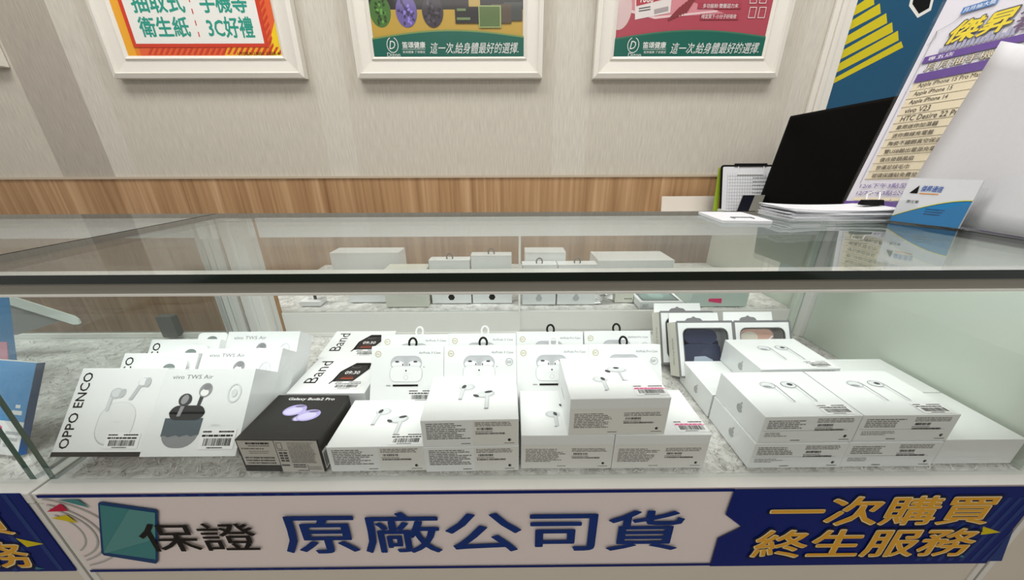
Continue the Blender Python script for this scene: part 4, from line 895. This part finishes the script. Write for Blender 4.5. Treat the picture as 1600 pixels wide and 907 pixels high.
def uvp(px, py):
    d = ray(px, py); tt = (o3-EYE).dot(n3)/d.dot(n3); q = EYE+d*tt-o3; return (q.dot(u3), q.dot(v3))
purple = mat('purple_print', (88, 50, 140), .5); beige = mat('beige_print', (226, 213, 184), .6); listk = mat('list_ink', (60, 50, 40), .6)
def rowtext(s_, px, py, hh, mm, bold=0, wmax=None, ratio=None):
    x, y = uvp(px, py); _, _, asp = text_faces(s_, bold); wdt = hh*asp*(ratio or 1); A.text(s_, x, y, x+wdt, y+hh, mm, bold, shear=0)
# list rows: heights along the holder's left edge
yl = [uvp(px, py)[1] for px, py in ((1405, 147), (1398, 159), (1393, 170), (1386, 181), (1380, 192), (1374, 205), (1367, 219), (1361, 231), (1356, 245), (1349, 256), (1344, 267), (1338, 278))]
x_list = .013; ytop, ybot = uvp(1418, 133)[1], uvp(1333, 282)[1]
rows = ['Apple iPhone 15 Pro Max', 'Apple iPhone 15', 'Apple iPhone 14', 'vivo V23', 'HTC Desire 22 Pro', '車用迷你加濕器', '迷你無線充電盤', '陶瓷不鏽鋼真空保溫杯', '雙USB輸出電源充電器', '復古掛頸風扇', '世運足球毛巾', '玻璃保護貼免費兌換']
nr = len(rows); dy = (ytop-ybot)/nr
A.rect(x_list, ybot, wS-.015, ytop, beige); A.up()
for k, s_ in enumerate(rows):
    yk = ytop-(k+1)*dy; A.rect(x_list, yk, wS-.015, yk+.0007, listk); A.up(); _, _, asp = text_faces(s_, .01); hh = dy*.55 if k > 4 else dy*.66
    A.text(s_, x_list+.008, yk+dy*.2, x_list+.008+hh*asp*(.62 if k < 5 else .80), yk+dy*.2+hh, listk, .01)
A.pline([(x_list-.004, ybot-.008), (x_list-.004, ytop+.1)], .0007, M_GREY)
A.rect(x_list, ytop, wS-.015, ytop+dy*1.05, purple); A.up(); A.text('獎項', .10, ytop+dy*.25, .135, ytop+dy*.85, M_STICK)
A.text('月月抽手機等3C好禮', x_list+.006, ytop+dy*1.2, x_list+.150, ytop+dy*2.18, M_DKGREY, .045); A.up(); A.text('月月抽手機等3C好禮', x_list+.007, ytop+dy*1.24, x_list+.149, ytop+dy*2.14, beige)
A.rect(x_list-.002, ytop+dy*2.3, wS-.01, ytop+dy*3.15, purple); A.up(); A.text('專五店', x_list+.004, ytop+dy*2.5, x_list+.035, ytop+dy*2.98, M_STICK)
yB = ytop+dy*3.2
for k in range(16): A.rect(.026+k*.0052, yB+.002, .030+k*.0052, yB+.009+.009*abs(math.sin(k*1.7)), mat('skyline_grey', (160, 160, 186), .6))
A.up(); jy = mat('jumbo_yellow', (222, 200, 30), .5); plum = mat('plum_print', (92, 66, 104), .5)
A.text('傑昇', .030, yB+.014, .100, yB+.054, M_DKGREY, .08, shear=.1); A.up(); A.text('傑昇', .031, yB+.015, .099, yB+.053, jy, .035, shear=.1)
A.text('好', .104, yB+.036, .130, yB+.060, plum, .035); A.text('禮', .104, yB+.006, .130, yB+.030, plum, .035); A.text('獎', .134, yB+.010, .185, yB+.062, plum, .05)
A.pline([(.006, yB+.022), (.012, yB+.034), (.010, yB+.048), (.026, yB+.056), (.042, yB+.078), (.075, yB+.095)], .0008, M_GREY)
A.rect(.030, yB+.070, .07, yB+.082, mat('sky_print', (70, 120, 180), .5)); A.text('月月抽大獎', .032, yB+.072, .068, yB+.080, M_STICK)
A.text('12/6下午3點至於南部Fa', .012, ybot-dy*1.15, .118, ybot-dy*.55, purple); A.text('12/7下午3點公布獲獎者', .012, ybot-dy*2.05, .112, ybot-dy*1.45, purple)
A.micro(.012, ybot-dy*2.7, .10, ybot-dy*2.3, 1, beige, .9, 4, 0); A.rect(0, ybot-dy*3.6, wS-.005, ybot-dy*2.8, purple)
m.build('prize_list', t)
# plain white sheet in front of it
a_, b_ = at(1393, 337, Z=ZT), at(1600, 372, Z=ZT); u = (b_-a_).normalized(); p0 = a_+Vector((0, 0, .0006)); q1 = perp(1564, 64, p0, u); u4, v4 = basis(p0, q1, u); n4 = u4.cross(v4); h4 = (q1-p0).length
t = thing('sign_holder', 'blank white sheet in a clear stand at the right border of the counter', 'sign', p0)
m = MB(); ny = 8; nx = 10; vs = []
W4 = .27
d_ = ray(1625, 74); t_ = (p0-EYE).dot(n4)/d_.dot(n4); q_ = EYE+d_*t_-p0; sag4 = (q_.dot(v4)-h4)/q_.dot(u4)*W4
for j in range(ny+1):
    for i in range(nx+1):
        f_, g_ = i/nx, j/ny; bulge = .0008*math.sin(math.pi*g_)*math.sin(math.pi*f_); sag = sag4*f_*g_
        vs.append(u4*(W4*f_) + v4*(h4*g_+sag) + n4*bulge)
m.mesh(vs, [(j*(nx+1)+i, j*(nx+1)+i+1, (j+1)*(nx+1)+i+1, (j+1)*(nx+1)+i) for j in range(ny) for i in range(nx)], M_PAPER)
o = m.build('paper_sheet', t, smooth=True); sd = o.modifiers.new('thickness', 'SOLIDIFY'); sd.thickness = .0006
m = MB(); m.prism([(0, -.0004), (W4, -.0004), (W4, .003), (0, .003)], n4*.009, u4, v4, .002, M_ACRYL); m.build('acrylic_lip', t)
# business cards in a holder
a_, b_ = at(1390, 345, Z=ZT+.002), at(1497, 357, Z=ZT+.002); u = (b_-a_).normalized(); p0 = a_; q1 = perp(1422, 278, p0, u); u5, v5 = basis(p0, q1, u); n5 = u5.cross(v5); w5 = (b_-a_).length; h5 = (q1-p0).length
t = thing('card_holder', 'clear card holder with white and blue business cards at the counter edge', 'card holder', p0)
def slab(name, pts, off, d, mm): q = MB(); q.prism(pts, n5*off, u5, v5, d, mm); q.build(name, t)
slab('front_lip', [(-.003, -.001), (w5+.006, -.001), (w5+.006, h5*.46), (w5*.92, h5*.50), (w5*.6, h5*.30), (w5*.4, h5*.30), (.012, h5*.50), (-.003, h5*.46)], .0016, .0014, M_ACRYL)
slab('back_plate', [(-.003, -.001), (w5+.006, -.001), (w5+.006, h5*.86), (-.003, h5*.86)], -.008, -.0014, M_ACRYL)
slab('base_plate', [(-.003, -.0016), (w5+.006, -.0016), (w5+.006, -.0002), (-.003, -.0002)], -.009, .0125, M_ACRYL)
m = MB(); m.prism([(0, 0), (w5, 0), (w5, h5), (0, h5)], n5*-.006, u5, v5, .006, M_PAPER)
A = Art(m, Vector((0, 0, 0)), u5, v5, lift=.0004, step=.00015); cb = mat('card_blue', (18, 120, 178), .35)
arc = [(0, h5*.10)]+[(w5*k/12, h5*(.10+.46*math.sin(k/12*1.45))) for k in range(1, 13)]
A.poly([(0, 0), (w5, 0)]+[(x, y+h5*.035) for x, y in arc[::-1]], mat('card_yellow', (206, 206, 90), .4)); A.up(); A.poly([(0, 0), (w5, 0)]+[(x, y+h5*.015) for x, y in arc[::-1]], mat('card_navy', (24, 50, 80), .4)); A.up(); A.poly([(0, 0), (w5, 0)]+arc[::-1], cb); A.up()
A.poly([(w5*.10, h5*.66), (w5*.22, h5*.66), (w5*.20, h5*.84)], M_INK); A.text('傑昇通信', w5*.25, h5*.71, w5*.55, h5*.84, mat('card_logo_blue', (40, 90, 170), .4), .02, shear=.03); A.rect(w5*.25, h5*.655, w5*.52, h5*.675, mat('card_orange', (216, 140, 40), .4))
A.text('鄭文華', w5*.12, h5*.44, w5*.30, h5*.51, M_INK); A.micro(w5*.45, h5*.20, w5*.72, h5*.36, 3, mat('card_text', (10, 60, 110), .4), .4, 3, .2)
m.build('business_cards', t)
# stack of sheets with a binder clip
t = thing('paper_stack', 'untidy stack of white sheets lying on the counter top', 'paper stack', (.52, .56, ZT+.0006))
rg = random.Random(9); zc = 0
for k in range(9):
    m = MB(); yaw = R(rg.uniform(-7, 7)); dx, dy_ = rg.uniform(-.006, .006), rg.uniform(-.004, .004); nx = 12; th = .0017; vs = []
    for s_ in (0, 1):
        for j in (0, 1):
            for i in range(nx+1):
                x = -.085+.170*i/nx; y = -.036+.072*j; bend = .0045*(abs(x+.01)/.085)**2*(k/8)*(1 if x < 0 else .6)
                vs.append((x*math.cos(yaw)-y*math.sin(yaw)+dx, x*math.sin(yaw)+y*math.cos(yaw)+dy_, zc+bend+s_*th*.8))
    n1 = nx+1; fs = [(i, i+1, n1+i+1, n1+i)[::-1] for i in range(nx)] + [(2*n1+i, 2*n1+i+1, 3*n1+i+1, 3*n1+i) for i in range(nx)] + [(i, i+1, 2*n1+i+1, 2*n1+i) for i in range(nx)] + [(n1+i, n1+i+1, 3*n1+i+1, 3*n1+i)[::-1] for i in range(nx)] + [(0, n1, 3*n1, 2*n1)[::-1], (nx, n1+nx, 3*n1+nx, 2*n1+nx)]
    m.mesh(vs, fs, M_PAPER); m.build('sheet', t); zc += th
t2 = thing('binder_clip', 'black binder clip gripping the top of the paper stack', 'binder clip', (.585, .558, ZT+zc+.0045))
m = MB(); m.prism([(-.006, 0), (.006, 0), (.003, .008), (-.003, .008)], (-.016, 0, 0), (0, 1, 0), (0, 0, 1), .032, M_BLACK); m.build('clip_body', t2)
m = MB(); m.tube([(-.010, 0, .008), (-.004, .008, .016), (.010, .012, .020), (.018, .010, .019), (.014, .004, .012), (.010, 0, .008)], .0008, M_ALUL, 6); m.build('wire_handle', t2)
# clipboard, folder and board behind the counter
p0 = at(1126, 332, Y=1.08); t = thing('clipboard', 'black edged clipboard with a filled form, propped beside the monitor', 'clipboard', (p0.x, p0.y, .1487), R(-17), R(0))
m = MB(); wc, hc = .225, .175; m.prism(rr(0, 0, wc, hc, .008), (0, 0, 0), (1, 0, 0), (0, 0, 1), .003, M_BLACK); m.build('board', t)
m = MB(); m.prism(rr(.005, .002, wc-.003, hc-.006, .004), (0, -.0034, 0), (1, 0, 0), (0, 0, 1), .0005, M_PAPER); A = Art(m, (0, -.0040, 0), (1, 0, 0), (0, 0, 1), lift=.0003)
for k in range(12): A.line((.02, .03+k*.010), (wc-.02, .03+k*.010), .0006, M_GREY)
for k in range(24): A.line((.02+k*.008, .03), (.02+k*.008, .15), .0005, M_GREY)
A.micro(.10, .06, .19, .14, 7, M_GREY, .25, 3); m.build('form_sheet', t)
m = MB(); m.tube([(.052, -.006, hc-.004), (.050, -.006, hc-.030), (.130, -.006, hc-.030), (.132, -.006, hc-.004)], .0014, M_ALUL, 8); m.build('wire_clip', t)
m = MB(); m.box((.040, -.0075, hc-.006), (.142, -.0036, hc+.0035), M_BLACK); m.build('clip_bar', t, bevel=.001)
p = at(1150, 328, Y=1.035); mb = MB(); mb.prism([(0, 0), (.085, 0), (.10, .085), (.02, .085)], (p.x-.005, p.y, .1487), (1, 0, 0), (0, .1, 1), .003, mat('grey_card', (150, 148, 140), .5)); A = Art(mb, (p.x-.005, p.y-.003, .1487), (1, 0, 0), (0, .1, 1), lift=.0003); A.poly([(0, 0), (.035, 0), (.055, .085), (.02, .085)], mat('navy_card', (16, 18, 34), .4)); tag(mb.build('card'), 'grey and navy card standing before the clipboard', 'card')
p = at(1116, 332, Y=1.10); mb = MB(); mb.prism([(0, 0), (.018, 0), (.028, .165), (.012, .165)], (p.x, 1.115, .1487), (1, 0, 0), (0, .25, 1), .12, mat('lime_folder', (150, 176, 40), .5)) if False else mb.prism([(0, 0), (.014, 0), (.024, .160), (.012, .160)], (p.x-.004, 1.10, .1487), (1, 0, 0), (0, .25, 1), .004, mat('lime_folder', (150, 176, 40), .5))
tag(mb.build('folder'), 'lime green folder edge standing left of the clipboard', 'folder')
mb = MB(); mb.prism([(0, 0), (.185, 0), (.185, .068), (.002, .068)], (.5100, 1.155, .1487), (1, 0, 0), (0, .3, 1), .004, mat('white_board_card', (212, 204, 194), .5)); tag(mb.build('board'), 'plain pale board leaning against the wood panelling by the green folder', 'board')
# clipboard lying flat at the back edge of the top pane
t = thing('clipboard', 'white clipboard lying flat on the counter top near its back edge', 'clipboard', (.356, .522, ZT+.0006), 0, R(-6)); m = MB(); m.prism(rr(-.036, -.018, .036, .072, .004), (0, 0, 0), (1, 0, 0), (0, 1, 0), .004, M_PAPER); m.build('board', t)
m = MB(); m.tube([(-.010, .0, .0048), (-.012, .010, .0048), (.018, .010, .0048), (.018, .0, .0048)], .0008, M_GREY, 6); m.build('wire_clip', t)
